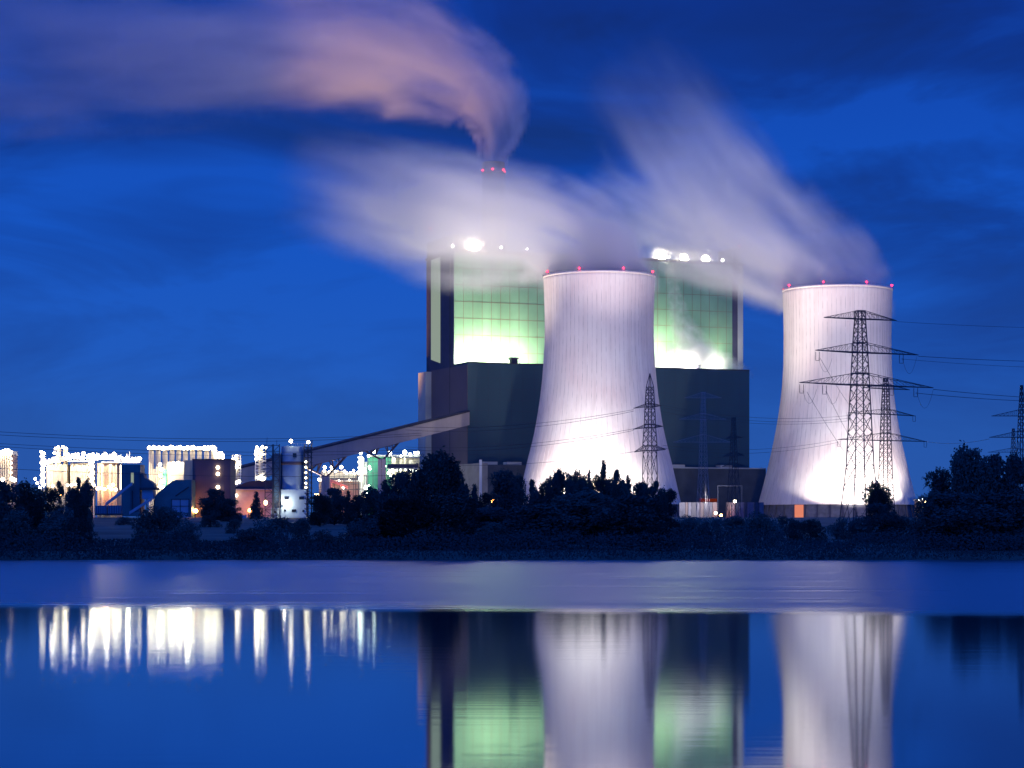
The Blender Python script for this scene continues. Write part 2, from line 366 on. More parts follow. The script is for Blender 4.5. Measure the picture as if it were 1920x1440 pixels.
# ------------------------------------------------------------------ boiler houses (own slanted grid)
P0 = Vector((-43, 1620)); ca, sa = math.cos(math.radians(21.25)), math.sin(math.radians(21.25))
def BW(u, v, z): return (P0.x + ca*u - sa*v, P0.y + sa*u + ca*v, z)
def bbox(mb, u0, u1, v0, v1, z0, z1):
    return mb.corners([BW(u0,v0,z0), BW(u1,v0,z0), BW(u1,v1,z0), BW(u0,v1,z0), BW(u0,v0,z1), BW(u1,v0,z1), BW(u1,v1,z1), BW(u0,v1,z1)])
def pu(px, v):
    k = (px - 960) / F; return (k * (P0.y + ca*v) - P0.x + sa*v) / (ca - k*sa)
def pv(px, u):
    k = (px - 960) / F; return (P0.x + ca*u - k*(P0.y + sa*u)) / (sa + k*ca)
def bz(py, u, v): return az(py, P0.y + sa*u + ca*v)
ZT = bz(471, 0, 0); ZL = bz(680.5, 0, -30); G = 11.5
def boiler_house(u0, u1, label, lu0, lu1, lamps, side_left, vents):
    t = thing('boiler_house', label, 'power station block', BW(u0, 0, G), 'boiler houses')
    cor = bbox(MB(), u0, u1, .3, 62, G, ZT); cor.build('tower_block', 'darkclad', t)
    uf1 = u1 if side_left else pu(1373, 0)
    f = MB(); bbox(f, u0 + .3, uf1, 0, .28, ZL - 4, ZT - .5); f.build('facade', 'facade', t)
    j = MB(); nu = int((uf1 - u0) / 7.35)
    for k in range(1, nu + 1):
        uu = u0 + .3 + k * 7.35
        if uu < uf1 - 1: bbox(j, uu - .16, uu + .16, -.12, -.01, ZL - 3, ZT - 1)
    z = ZT - 12.2
    while z > ZL:
        bbox(j, u0 + .35, uf1 - .05, -.16, -.125, z - .18, z + .18); z -= 12.35
    j.build('panel_joints', 'joint', t)
    bbox(MB(), u0 - .6, u1 + .6, -.9, 62.6, ZT + .05, ZT + 1.6).build('parapet', 'darkroof', t)
    # lower hall in front
    low = bbox(MB(), lu0, lu1, -30, -.3, G, ZL); low.build('lower_hall', 'green_clad', t)
    e = MB(); bbox(e, lu0 - .15, lu0 + .5, -30.2, -.4, ZL + .02, ZL + .9); bbox(e, lu0 + .55, lu1, -30.2, -29.5, ZL + .02, ZL + .9); e.build('roof_edge', 'darkroof', t)
    sm = MB(); z = G + 8
    while z < ZL - 4:
        bbox(sm, lu0 + .1, lu1 - .1, -30.08, -30.02, z - .07, z + .07); z += 8
    k = lu0 + 7
    while k < lu1: bbox(sm, k - .06, k + .06, -30.12, -30.085, G + 2, ZL - .3); k += 9
    sm.build('seams', 'darkclad', t)
    for (px, py0, wpx) in vents:
        uc = pu(px, -24); hw = wpx / 2 * 1600 / F; zt = bz(py0, uc, -24)
        b_ = MB(); bbox(b_, uc - hw*.75, uc + hw*.75, -25, -21, ZL + .05, zt - 1.3); v_ = b_.build('roof_vent', 'darkclad', t)
        MB_ = MB(); bbox(MB_, uc - hw, uc + hw, -25.6, -20.4, zt - 1.25, zt); MB_.build('vent_cap', 'darkclad', v_)
    for (px, py, r, mm) in lamps:
        uc = pu(px, 1.5); z = bz(py, uc, 1.5)
        arm = MB().tube(BW(uc, 1.5, ZT + 1.5), BW(uc, 1.5, z - r * .6), .3, n=6).build('lamp_mast', 'dsteel', t)
        lamp(arm, BW(uc, 1.5, z), r, mm, 'floodlight')
    return t
uL1 = pu(1105, 0); uR0 = pu(1150, 0); uR1 = pu(1393, 0)
bl = boiler_house(0, uL1, 'green clad boiler house at the inclined conveyor, left of the front cooling tower', 0, pu(1108, -30),
                  [(849, 461, 1.0, 'lamp_mid'), (888, 462, 4.6, 'lamp_big'), (940, 464, 1.1, 'lamp_mid'), (988, 467, .9, 'lamp_mid')], True, [(964, 670, 17)])
br = boiler_house(uR0, uR1, 'green clad boiler house between the two cooling towers', pu(1148, -30), pu(1405, -30),
                  [(1241, 480, 3.1, 'lamp_big'), (1283, 484, 3.1, 'lamp_big'), (1323, 486, 2.9, 'lamp_big'), (1355, 488, 1.1, 'lamp_mid')], False, [(1306, 684, 14)])
# left side wall details of the left block
ZS = bz(437, 0, 0)
bbox(MB(), -.02, 7.0, 1.5, 61, ZT + 1.7, ZS).build('stair_tower', 'darkclad', bl)
v0, v1 = pv(825, -.3), pv(808, -.3)
s = MB(); s.corners([BW(-.3, v0, ZL+4), BW(-.02, v0, ZL+4), BW(-.02, v1, ZL+8), BW(-.3, v1, ZL+8), BW(-.3, v0, ZT-1), BW(-.02, v0, ZT-1), BW(-.02, v1, ZT-1), BW(-.3, v1, ZT-1)])
s.build('side_glow_strip', 'glow_strip', bl)  # pale cladding strip given a weak glow of its own
va = pv(843, -.4); bbox(MB(), -.35, -.02, va - .5, va + .5, G, ZT - 2).build('downpipe', 'dsteel', bl)
bbox(MB(), -5, -.1, 50, 67, G, bz(697, -5, 50)).build('stair_annex', 'lightclad', bl)
bbox(MB(), -.30, -.03, -29.8, va - .6, G, ZL - 1).build('side_wall', 'purple_side', bl)
bbox(MB(), -.30, -.03, va + .6, 49.5, G, ZL - .5).build('side_wall', 'purple_side', bl)
bbox(MB(), -6, -.35, -72, -19, G, bz(868, -6, -72)).build('front_annex', 'beige', bl)
zA = bz(870, 0, -72)
bbox(MB(), -.3, uL1 - 30, -72, -30.3, G, zA - .5).build('front_annex', 'olive', bl)
bbox(MB(), -6.3, -4.8, -72.3, -70.8, G, zA + 3).build('corner_duct', 'white', bl)
for (a_, b_) in ((905, 930), (948, 975)): bbox(MB(), pu(a_, -65), pu(b_, -65), -68, -60, zA - .4, zA + 1.8).build('roof_curb', 'lightclad', bl)
# right block trim
bbox(MB(), pu(1373, 0) + .1, pu(1383, 0), -.1, .28, ZL - 4, ZT - .6).build('corner_strip', 'darkclad', br)
bbox(MB(), pu(1383, 0) + .05, uR1, -.3, .28, ZL - 4, ZT - .7).build('corner_stair', 'lightclad', br)
uA = pu(1210, -55); uB = pu(1436, -55); zB = bz(877, uA, -55)
bbox(MB(), uA, uB, -55, -30.3, G, zB).build('front_annex', 'olive', br)
for (a_, b_) in ((1258, 1283), (1350, 1372)): bbox(MB(), pu(a_, -52), pu(b_, -52), -53, -45, zB + .05, zB + 2.6).build('roof_curb', 'lightclad', br)
bbox(MB(), uA, uB, -55.4, -55.05, zB - .2, zB + .7).build('roof_edge', 'lightclad', br)
bbox(MB(), pu(1313, -56), pu(1345, -56), -55.6, -55.1, bz(941, 200, -56), bz(935, 200, -56)).build('glowing_fascia', emit('red_glow_fascia', (1, .12, .05), .12), br)  # faint red glow put into the fascia in place of light on it
bbox(MB(), pu(1376, 3), uR1 - .2, 3, 30, ZT + 1.7, bz(465, uR1, 3)).build('stair_tower', 'darkclad', br)
# red obstruction lights on the roof corners
for (px, py, o, u, v) in ((807, 429, bl, 0, 60), (1386, 461, br, 0, 0)):
    uc = 1.0 if o is bl else pu(px, 3); vv = pv(px, uc) if o is bl else 3
    p = BW(uc, vv, bz(py, uc, vv)); mast = MB().tube(BW(uc, vv, ZT + 1.75), p, .2, n=6).build('mast', 'dsteel', o); lamp(mast, p, .7, 'lamp_red', 'warning_light')
# floods that stand on the lower roofs and wash the green facades from below
for (px, pw, off) in ((885, 150000, -17), (950, 170000, -17), (1000, 70000, -18), (1255, 120000, -16), (1300, 260000, -18), (1345, 120000, -15)):
    uc = pu(px, off)
    if px > 1240 or True: spot('roof_floodlight', BW(uc, off, ZL + 2), BW(uc, 0, ZL + 16), pw, (1, .93, .72), 150, .9, 1.2)
for px, pw in ((1256, 160000), (1300, 300000), (1345, 220000)): spot('roof_floodlight', BW(pu(px, -28), -28, ZL + 2.5), BW(pu(px, -28), 0, ZL + 6), pw, (1, .93, .74), 140, .9, 1.2)  # extra unseen spots added to brighten the steam jets
# warm plant lights washing the lower side walls and the gallery
spot('plant_floodlight', (-150, 1505, 14), at(640, 860, 1470), 700000, (1, .76, .68), 75, .8, 3)
spot('plant_floodlight', (-120, 1470, 14), BW(0, 20, 170), 50000, (1, .8, .8), 50, .8, 3)
# chimney behind
t = thing('chimney', 'round dark chimney behind the boiler houses, only its top clear of the steam', 'chimney', (ax(926, 1760), 1760, 11))
cx = ax(925.5, 1760); zc = az(305, 1760); MB().lathe([(15, 11), (9.6, zc - 40), (8.9, zc), (7.6, zc + .1), (7.6, zc - 10)], cx, 1760, 40, False).build('shaft', 'chimney', t, True)
MB().lathe([(9.1, zc - 9.6), (10.1, zc - 9.5), (10.1, zc - 8.7), (9.1, zc - 8.6)], cx, 1760, 40, False).build('platform', 'dsteel', t, True)
for k in range(6):
    a = 2*math.pi*k/6 + math.radians(-34) ; lamp(t, (cx + math.cos(a)*9.7, 1760 + math.sin(a)*9.7, zc - 6.6), .75, 'lamp_red', 'warning_light')

# ------------------------------------------------------------------ conveyor gallery
t = thing('conveyor_bridge', 'long inclined conveyor gallery rising from the silo tower to the boiler house', 'conveyor bridge', at(640, 974, 1480))
A = at(428, 897, 1405); B = at(874, 785, 1592)
dirv = (B - A); perp = Vector((-dirv.y, dirv.x, 0)).normalized() * 3.2; up = Vector((0, 0, 4.7))
def beam(mb, a, b_, pp, uu):
    return mb.corners([a - pp - uu, b_ - pp - uu, b_ + pp - uu, a + pp - uu, a - pp + uu, b_ - pp + uu, b_ + pp + uu, a + pp + uu])
beam(MB(), A + Vector((0,0,5.4)), B + Vector((0,0,5.4)), perp * 1.12, Vector((0, 0, .55))).build('gallery_roof', 'darkroof', t)
sm = MB(); beam(sm, A, B, perp, up); n = 46
for k in range(1, n):
    c = A + dirv * (k / n) - perp.normalized() * (-3.26 if perp.y < 0 else 3.26)
    cfront = A + dirv * (k / n); off = perp if perp.y < 0 else -perp
    c = cfront + off * 1.01; sm.tube(c - up, c + up, .07, n=4)
sm.build('gallery', 'conveyor', t)
def support(px, py_top, py_head, wtop, Yd):
    f_ = (px - 428) / (874 - 428); c = A + dirv * f_; Yc = c.y
    top = c.z - 5.0; neck = az(py_head, Yc)
    colm = MB(); colm.box(c.x - 2.6, c.x - .15, Yc - 2.5, Yc + 2.5, 10, neck); colm.box(c.x + .15, c.x + 2.6, Yc - 2.5, Yc + 2.5, 10, neck); colm.build('pier', 'conveyor', t)
    tr = MB(); sl = dirv.z / dirv.x
    for yy in (-3, 3):
        for s_ in (-1, 1):
            e = Vector((c.x + s_ * wtop, Yc + yy + s_ * wtop * dirv.y / dirv.x, top + s_ * wtop * sl))
            b0 = Vector((c.x + s_ * 1.2, Yc + yy * .5, neck)); tr.tube(b0, e, .65, n=4)
            i_ = Vector((c.x, Yc + yy, top)); tr.tube(i_, e, .5, n=4)
            for fr_ in (.35, .68):
                q = b0.lerp(e, fr_); tr.tube(q, i_.lerp(e, fr_ * .9), .38, n=4); tr.tube(q, i_.lerp(e, fr_ * .5), .34, n=4)
        tr.tube((c.x - 2.6, Yc + yy * .5, neck), (c.x + 2.6, Yc + yy * .5, neck), .5, n=4)
    tr.build('bracket', 'brown', t)
support(597, 862, 893, 12.5, 0); support(703, 835, 861, 10.5, 0)

# ------------------------------------------------------------------ left industrial area
def bxp(mb, px0, px1, py0, py1, Y, depth):
    """box whose front at distance Y spans those columns and rows"""
    return mb.box(ax(px0, Y), ax(px1, Y), Y, Y + depth, az(py1, Y), az(py0, Y))
# brown building with three round lights
Y = 1120
t = thing('bunker_building', 'tall brown building with three bright lights in a column', 'building', at(396, 976, Y))
bxp(MB(), 361, 432, 862, 978, Y, 22).build('wall', 'brown', t)
sx = MB(); sx.corners([at(341, 978, Y+24), at(360.9, 978, Y+.2), at(361, 978, Y+24), at(345, 978, Y+26), at(345.5, 863, Y+24), at(360.9, 863, Y+.2), at(361, 863, Y+24), at(349, 863, Y+26)]); sx.build('side_wall', 'tan', t)
bxp(MB(), 360, 433, 860.5, 862.2, Y - .4, 24).build('roof_edge', 'darkroof', t)
bxp(MB(), 355.5, 360, 927, 962, Y - 6, 5).build('side_door', 'tan', t)
rb = MB()
for k in range(17): bxp(rb, 363 + k*4, 363.35 + k*4, 864, 977, Y - .12, .1)
rb.build('wall_ribs', 'brown', t)
for py in (876.5, 888.5, 913.5): lamp(t, at(408.5, py, Y - .8), .95, 'lamp_small')
lm = lamp(t, at(367, 958, Y - 7), 1.1, 'lamp_orange')
pnt('sodium_light', at(367, 955, Y - 9), 2600, (1, .42, .18), .6)
# teal curved shed
t = thing('loading_shed', 'teal loading shed with a curved sloping roof beside the tall brown building', 'shed', at(325, 976, 1105))
pts = [(290, 932), (296, 924), (302, 920), (309, 912), (316, 908), (323, 902), (331, 899.5), (359, 899.5), (359, 978), (290, 978)]
MB().prism([(ax(a_, 1105), az(b_, 1105)) for a_, b_ in reversed(pts)], 1105, 1119).build('wall', 'teal', t)
fr_ = MB()
for px in (322, 338, 354): bxp(fr_, px - .5, px + .5, 936, 974, 1104.6, .3)
for py in (936, 949, 962): bxp(fr_, 321.6, 355, py - .5, py + .5, 1104.2, .3)
fr_.build('door_frame', 'dsteel', t)
bxp(MB(), 322.6, 353.4, 937, 973, 1104.85, .1).build('gate_panel', 'silver', t)
MB().tube(at(329, 930, 1103), at(354, 913, 1103), .35, n=5).build('chute', 'dsteel', t)
# teal mixing plant with two conveyors
Y = 1100
t = thing('mixing_plant', 'dark teal mixing plant with slanting conveyors left of the curved shed', 'plant building', at(250, 976, Y))
bxp(MB(), 228, 263, 871, 968, Y + 60, 14).build('rear_silo', 'teal', t)
bxp(MB(), 244, 262, 885, 960, Y, 10).build('tower', 'teal2', t)
MB().prism([(ax(a_, Y), az(b_, Y)) for a_, b_ in reversed([(262, 888), (268, 887), (270, 896), (279, 901), (288, 908), (288, 914), (262, 914)])], Y + 1, Y + 10).build('hopper', 'teal2', t)
bxp(MB(), 262.2, 292, 914, 918, Y - 1, 11).build('deck', 'dsteel', t)
bxp(MB(), 266, 287, 918.2, 936, Y + 1, 8).build('cabin', 'silver', t)
lg = MB()
for px in (264, 275, 289): bxp(lg, px - .7, px + .7, 936.2, 970, Y + 2, 1)
lg.build('legs', 'dsteel', t)
bxp(MB(), 245.5, 250.5, 886.5, 906, Y - .3, .25).build('lit_window', 'glow_strip', t)
for (a_, b_) in (((198, 946), (248, 907)), ((243, 962), (284, 936))):
    beam(MB(), at(*a_, Y - 6), at(*b_, Y - 3), Vector((0, 1.2, 0)), Vector((0, 0, .75))).build('conveyor', 'silver', t)
bxp(MB(), 247, 249.5, 920, 955, Y - .4, .3).build('ladder', 'dsteel', t)
for i, (a_, b_, lb) in enumerate(((178, 200, 'small blue tank container left below the slanting conveyor'), (202, 226, 'small blue tank container right below the slanting conveyor'))):
    c = thing('container', lb, 'container', at((a_+b_)/2, 965, 1080), 'blue tank containers')
    bd = MB(); bxp(bd, a_, b_, 948, 963, 1080, 6); bd.build('body', 'bluepaint', c)
    r_ = MB()
    for k in range(6): bxp(r_, a_ + 1 + k*(b_-a_-2)/5 - .25, a_ + 1 + k*(b_-a_-2)/5 + .25, 948.5, 962.5, 1079.7, .25)
    r_.build('ribs', 'silver', c); bxp(MB(), a_ - .4, b_ + .4, 963.1, 966, 1079.6, 7).build('skid', 'dsteel', c)
# low blue wall
t = MB(); bxp(t, 384, 462, 966, 974, 1060, .6)
for k in range(14): bxp(t, 385 + k*5.8, 385.8 + k*5.8, 965, 974, 1059.6, 1.4)
tag(t.build('boundary_wall', 'silver'), 'low pale blue boundary wall in front of the tall brown building', 'wall')
# arched hall
Y = 1240
t = thing('storage_hall', 'wide arched storage hall glowing orange behind the trees', 'hall', at(470, 976, Y))
pts = [(434, 917)] + [(436 + 62*k/10, 916 - 15*math.sin(math.pi/2*min(1, k/7.0))) for k in range(11)] + [(545, 901), (545, 917)]
MB().prism([(ax(a_, Y), az(b_, Y)) for a_, b_ in reversed(pts)], Y, Y + 40).build('arched_roof', 'darkroof', t)
bxp(MB(), 433, 545, 916.8, 919, Y - 1, 42).build('eave', 'conveyor', t)
bxp(MB(), 434, 544, 919.2, 978, Y + .5, 38).build('wall', 'pink', t)
lamp(t, at(468, 957, Y - 6), .9, 'lamp_orange'); pnt('sodium_light', at(466, 950, Y - 9), 3500, (1, .42, .18), .6)
lamp(t, at(438, 928, Y - 2), 1.1, 'lamp_small'); lamp(t, at(443, 929, Y - 2), .9, 'lamp_small')
for (x_, y_) in ((438, 906), (443, 905), (448, 903), (434, 910)): lamp(t, at(x_, y_, Y + 30), 1.1, 'lamp_small')
# silo tower
Y = 1090
t = thing('silo_tower', 'pale blue silo tower with scaffold stairs and lamps on top', 'silo tower', at(538, 972, Y))
cxs = ax(546, Y); MB().lathe([(22*Y/F, az(918, Y)), (22*Y/F, az(838, Y)), (21*Y/F, az(836, Y))], cxs, Y + 8, 28).build('silo', 'silver', t, True)
MB().lathe([(22.3*Y/F, az(871, Y)), (22.5*Y/F, az(871, Y)), (22.5*Y/F, az(865, Y)), (22.3*Y/F, az(865, Y))], cxs, Y + 8, 28, False).build('band', 'brown', t, True)
bxp(MB(), 527, 574, 918, 972, Y + 1, 14).build('base_building', 'silver', t)
bxp(MB(), 510, 526, 850, 952, Y + 4, 8).build('lift_shaft', 'bluepaint', t)
bxp(MB(), 508, 530, 952.2, 972, Y + 2, 8).build('side_shed', 'silver', t)
for (a_, b_, c_, d_) in ((533, 541, 931, 936.5), (561, 570, 931, 936.5), (532, 536, 955, 959), (547, 555, 955, 960), (567, 570, 956, 960), (514, 518, 958, 962)):
    bxp(MB(), a_, b_, c_, d_, Y + .7, .2).build('window', 'window', t)
w_ = bxp(MB(), 549, 555.5, 849.5, 857, Y - .1, 2.5).build('window', 'window', t)
st = MB()
for (x0, x1) in ((497, 511), (513, 524)):
    for px in (x0, x1): st.tube(at(px, 972, Y), at(px, 833, Y), .28, n=4); st.tube(at(px, 972, Y + 4), at(px, 833, Y + 4), .28, n=4)
    for k in range(13):
        py = 835 + k*11; st.tube(at(x0, py, Y), at(x1, py, Y), .2, n=4)
        st.tube(at(x0 if k % 2 else x1, py, Y), at(x1 if k % 2 else x0, py + 11, Y), .16, n=4)
st.tube(at(500, 834, Y), at(501, 820, Y), .12, n=4); st.tube(at(519, 836, Y), at(519, 825, Y), .12, n=4)
st.build('stair_scaffold', 'dsteel', t)
st = MB()
for px in (571, 577.5, 584): st.tube(at(px, 972, Y + 2), at(px, 833, Y + 2), .4, n=4); st.tube(at(px, 972, Y + 8), at(px, 833, Y + 8), .4, n=4)
for k in range(14): py = 838 + k*9.6; bxp(st, 570, 585, py, py + .8, Y + 1, 8); st.tube(at(571, py, Y+1), at(584, py + 9.6, Y+1), .2, n=4)
st.tube(at(585, 834, Y), at(585, 826, Y), .3, n=4)
st.build('pipe_rack', 'dsteel', t)
for k, py in enumerate((866, 876, 886, 896, 906, 914)): lamp(t, at(573.5, py, Y + .2), .55, 'lamp_small')
rl = MB()
for px in range(546, 584, 4): rl.tube(at(px, 836, Y), at(px, 831, Y), .1, n=4)
rl.tube(at(545, 831, Y), at(583, 831, Y), .12, n=4); rl.build('roof_railing', 'psteel', t)
for (px, py, r_) in ((545.5, 827, 1.15), (578, 829, 1.0)):
    m_ = MB().tube(at(px, 838, Y), at(px, py, Y), .15, n=5).build('lamp_post', 'dsteel', t); lamp(m_, at(px, py, Y), r_, 'lamp')
for (px, py) in ((498, 944), (498, 941)): lamp(t, at(px, py, Y - 1), .8, 'lamp_warm')
lamp(t, at(531, 944, Y - 1), .7, 'lamp_small'); pnt('yard_light', at(533, 943, Y - 2.5), 5500, (1, .82, .6), .5)

# lit process plant, far left block of columns and pipes
Y = 1400
t = thing('process_plant', 'brightly lit process plant of upright columns under a row of white lamps', 'process plant', at(150, 976, Y))
bxp(MB(), 88, 126, 871, 975, Y, 20).build('column_block', 'cream', t)
bxp(MB(), 132.5, 168, 868, 975, Y + 1, 20).build('column_block', 'cream', t)
bxp(MB(), 182, 219, 868, 975, Y + 1, 20).build('column_block', 'pink', t)
pp_ = MB(); pk = MB()
for k in range(56):
    px = 88.5 + k * 2.35
    if 126 < px < 133 or 167 < px < 183: continue
    q = (pk if px > 182 else pp_); w_ = R.uniform(.28, .55)
    q.tube(at(px, 975, Y - 1), at(px, 871 + R.uniform(-1, 5), Y - 1), w_, n=8)
for px in (192, 207): pk.tube(at(px, 975, Y - 2.4), at(px, 870, Y - 2.4), .8, n=8)
pp_.build('pipes', 'cream', t, True); pk.build('pipes', 'cream', t, True)
for (x0, x1, cxx) in ((102, 111, 106.5), (114.5, 124, 119.5)):
    MB().lathe([(4.6*Y/F, az(872, Y)), (4.6*Y/F, az(842, Y)), (3*Y/F, az(838.5, Y)), (.1, az(837, Y))], ax(cxx, Y), Y + 6, 20).build('vessel', 'cream', t, True)
MB().prism([(ax(a_, Y), az(b_, Y)) for a_, b_ in ((100, 866), (122, 866), (119, 856), (105, 856))], Y - 2, Y + 3).build('hood', 'pink', t)
for (x_, y_, wv) in ((80, 848, 6), (172, 850, 8)):
    st = MB()
    for dx in (-wv/2, wv/2):
        for dy in (0, 5): st.tube(at(x_ + dx, 975, Y - 4 + dy), at(x_ + dx*.6, y_, Y - 4 + dy), .3, n=4)
    for k in range(14): py = y_ + 3 + k*4.6; st.tube(at(x_ - wv/2, py, Y - 4), at(x_ + wv/2, py + 2, Y - 4), .2, n=4); bxp(st, x_ - wv/2, x_ + wv/2, py, py + .5, Y - 4, 5)
    st.build('stair_tower', 'white', t)
    for k in range(11): lamp(t, at(x_ + (-1)**k * wv * .28 + R.uniform(-.6, .6), y_ + 2 + k * (912 - y_) / 11.0, Y - 5.2), 1.25)
ld = MB()
for (x0, x1, py) in ((88, 104, 866), (122, 144, 858), (126, 170, 864), (148, 168, 858), (175, 215, 860), (190, 262, 866)): bxp(ld, x0, x1, py, py + 1.6, Y - 2, 8)
ld.build('top_deck', 'white', t)
for k in range(46):
    px = 88 + k * 3.9; lo = 861 if px < 100 else (853 if 122 < px < 214 else 859); 
    if 100 < px < 122: continue
    lamp(t, at(px + R.uniform(-1.8, 1.8), lo + R.uniform(-2.5, 6), Y - 3.5), R.uniform(.6, 1.7))
for (x_, y_) in ((104, 841), (109, 838), (118, 838), (124, 841), (106, 866), (110, 866), (99, 860), (102, 849), (121, 852), (124, 860), (77, 847)): lamp(t, at(x_, y_, Y - 2), R.uniform(.8, 1.2))
for (x_, y_) in ((99, 911), (127, 910), (134, 909), (143, 908), (148, 909), (176, 910), (66, 898), (70, 906), (74, 914)): lamp(t, at(x_, y_, Y - 9), 1.05)
for (x_, y_) in ((183, 916), (189, 915), (204, 913), (209, 917), (217, 918), (212, 909), (196, 917)): lamp(t, at(x_, y_, Y - 8), 1.05, 'lamp_warm')
pnt('sodium_light', at(200, 913, Y - 14), 9000, (1, .3, .14), 1)
# strip light at the right end
MB().tube(at(226, 872, Y - 3), at(226, 918, Y - 3), .28, n=6).build('light_tube', 'lamp_small', t)

ck = MB()
for k in range(90):
    px = R.uniform(88, 262)
    if 99 < px < 123: continue
    lo = 866 if px < 100 else (858 if 122 < px < 214 else 862); hh = R.uniform(1, 6.5); ww = R.uniform(.5, 2.6)
    bxp(ck, px - ww/2, px + ww/2, lo - hh, lo + 4, Y + R.uniform(-1.5, 3), 1.5)
for k in range(16): px = R.uniform(124, 250); ck.tube(at(px, 864, Y), at(px, R.uniform(846, 856), Y), .16, n=5)
ck.build('glare_clutter', 'white', t)  # made-up white boxes that burn out and merge the lamp beads into glare
for px in (97, 138, 168, 200, 240): pnt('plant_fill', at(px, 852, Y - 9), 5000, (1, .86, .6), 1)  # point lights added over the decks to brighten them and the walls
# far left cut off block
t = thing('process_plant', 'lit process block cut by the left edge of the photo', 'process plant', at(5, 976, Y))
bxp(MB(), -30, 21, 853, 975, Y, 18).build('column_block', 'pink', t)
pp_ = MB()
for k in range(12): pp_.tube(at(-28 + k*4.3, 975, Y - 1), at(-28 + k*4.3, 853, Y - 1), .55, n=8)
pp_.build('pipes', 'cream', t, True)
bxp(MB(), -30, 22, 845, 852.6, Y - 1, 18).build('top_deck', 'white', t)
for k in range(9): lamp(t, at(-20 + k*5, 846 + R.uniform(-2, 2), Y - 3), 1.3)
for (x_, y_) in ((21, 860), (21.5, 868), (21, 877), (21, 886)): lamp(t, at(x_, y_, Y - 2), .7)
for (x_, y_) in ((5, 899), (22, 898), (27, 900)): lamp(t, at(x_, y_, Y - 10), 1.6)

# row of silos
Y = 1380
xs_ = [284, 296.5, 309.5, 322.5, 335, 347.5, 361, 374, 387.5, 400]
ords = ['first', 'second', 'third', 'fourth', 'fifth', 'sixth', 'seventh', 'eighth', 'ninth', 'tenth']
for k, px in enumerate(xs_):
    t = thing('lit_silo', f'white lit silo, {ords[k]} from the left in the row behind the brown building', 'silo', at(px, 976, Y), 'row of lit silos')
    top = 843 + (k % 3) * .6; r_ = 4.9 * Y / F
    MB().lathe([(r_, 11), (r_, az(top + 6, Y)), (r_ * .75, az(top + 1, Y)), (r_ * .2, az(top, Y))], ax(px, Y), Y, 20).build('shell', 'cream', t, True)
    d = MB(); bxp(d, px - 5.5, px + 5.5, top - .6, top, Y - 3, 6); d.build('top_platform', 'white', t)
    ck = MB()
    for q in range(7): a_ = px + R.uniform(-5, 5); bxp(ck, a_ - .6, a_ + R.uniform(.2, 1.4), top - R.uniform(2, 5.5), top - .65, Y + R.uniform(-1, 3), 1)
    ck.build('glare_clutter', 'white', t)  # made-up clutter, white so that it burns out like lamp glare
    for q in (-3.4, 0, 3.4): lamp(t, at(px + q + R.uniform(-.9, .9), top - 2.6 - R.uniform(0, 2.2), Y - 2), R.uniform(.8, 1.7))
    
pnt('plant_fill', at(296, 893, Y - 26), 14000, (1, .86, .6), 1.5); pnt('plant_fill', at(352, 850, Y - 20), 9000, (1, .86, .6), 1.5)  # fill lights added before the silos to brighten their walls
t = thing('filling_station', 'pale filling building with a green lamp in front of the lit silos', 'plant building', at(310, 976, Y - 20))
bxp(MB(), 313, 345, 866, 975, Y - 20, 12).build('wall', 'cream', t)
st = MB()
for k in range(10): st.tube(at(280 + k*3.4, 975, Y - 16), at(280 + k*3.4, 866 + R.uniform(0, 14), Y - 16), .35, n=6)
st.build('pipes', 'cream', t)
bxp(MB(), 306, 312, 880, 915, Y - 21, 3).build('green_panel', 'greenpaint', t)
for (x_, y_) in ((300, 871), (303, 880), (301, 892), (303, 903), (300, 912), (306, 914), (317, 872), (325, 869), (334, 868), (318, 880), (329, 876), (341, 870)): lamp(t, at(x_, y_, Y - 24), 1.25)
t = thing('stack_cluster', 'small lit pipe cluster above the right roof corner of the tall brown building', 'process plant', at(412, 976, Y))
for (x_, w_) in ((406, 2), (411, 2.4), (417, 2)): MB().lathe([(w_*.34, 11), (w_*.34, az(852, Y))], ax(x_, Y), Y, 12).build('stack', 'cream', t, True)
for (x_, y_) in ((404, 846), (406, 851), (411, 850), (415, 849), (418, 853), (418, 858), (409, 855)): lamp(t, at(x_, y_, Y - 2), 1.05)
def lattice_unit(x0, x1, y0, y1, label, lamps, Y=1360, tank=None):
    t = thing('process_tower', label, 'process tower', at((x0+x1)/2, 976, Y))
    st = MB()
    for px in (x0, x1):
        for dy in (0, 6): st.tube(at(px, y1, Y + dy), at(px, y0, Y + dy), .28, n=4)
    n = int((y1 - y0) / 6)
    for k in range(n + 1):
        py = y0 + k*6; bxp(st, x0, x1, py, py + .6, Y, 6)
        if k < n: st.tube(at(x0 if k % 2 else x1, py, Y), at(x1 if k % 2 else x0, py + 6, Y), .2, n=4)
    st.build('frame', 'white', t)
    mx_ = (x0 + x1) / 2; MB().lathe([((x1-x0)*.24*Y/F, az(y1, Y)), ((x1-x0)*.24*Y/F, az(y0 + 5, Y)), (.1, az(y0 + 2, Y))], ax(mx_, Y), Y + 3, 14).build('vessel', 'cream', t, True)
    for (a_, b_, r_) in lamps: lamp(t, at(a_, b_, Y - 1.5), r_)
    return t
lattice_unit(436, 451, 853, 976, 'lit lattice process tower just right of the tall brown building', [(437, 860, .8), (443, 855, 1), (442, 863, .8), (439, 869, 1.1), (445, 872, 1.2), (449, 868, .7), (441, 876, 1.2), (436, 874, 1)])
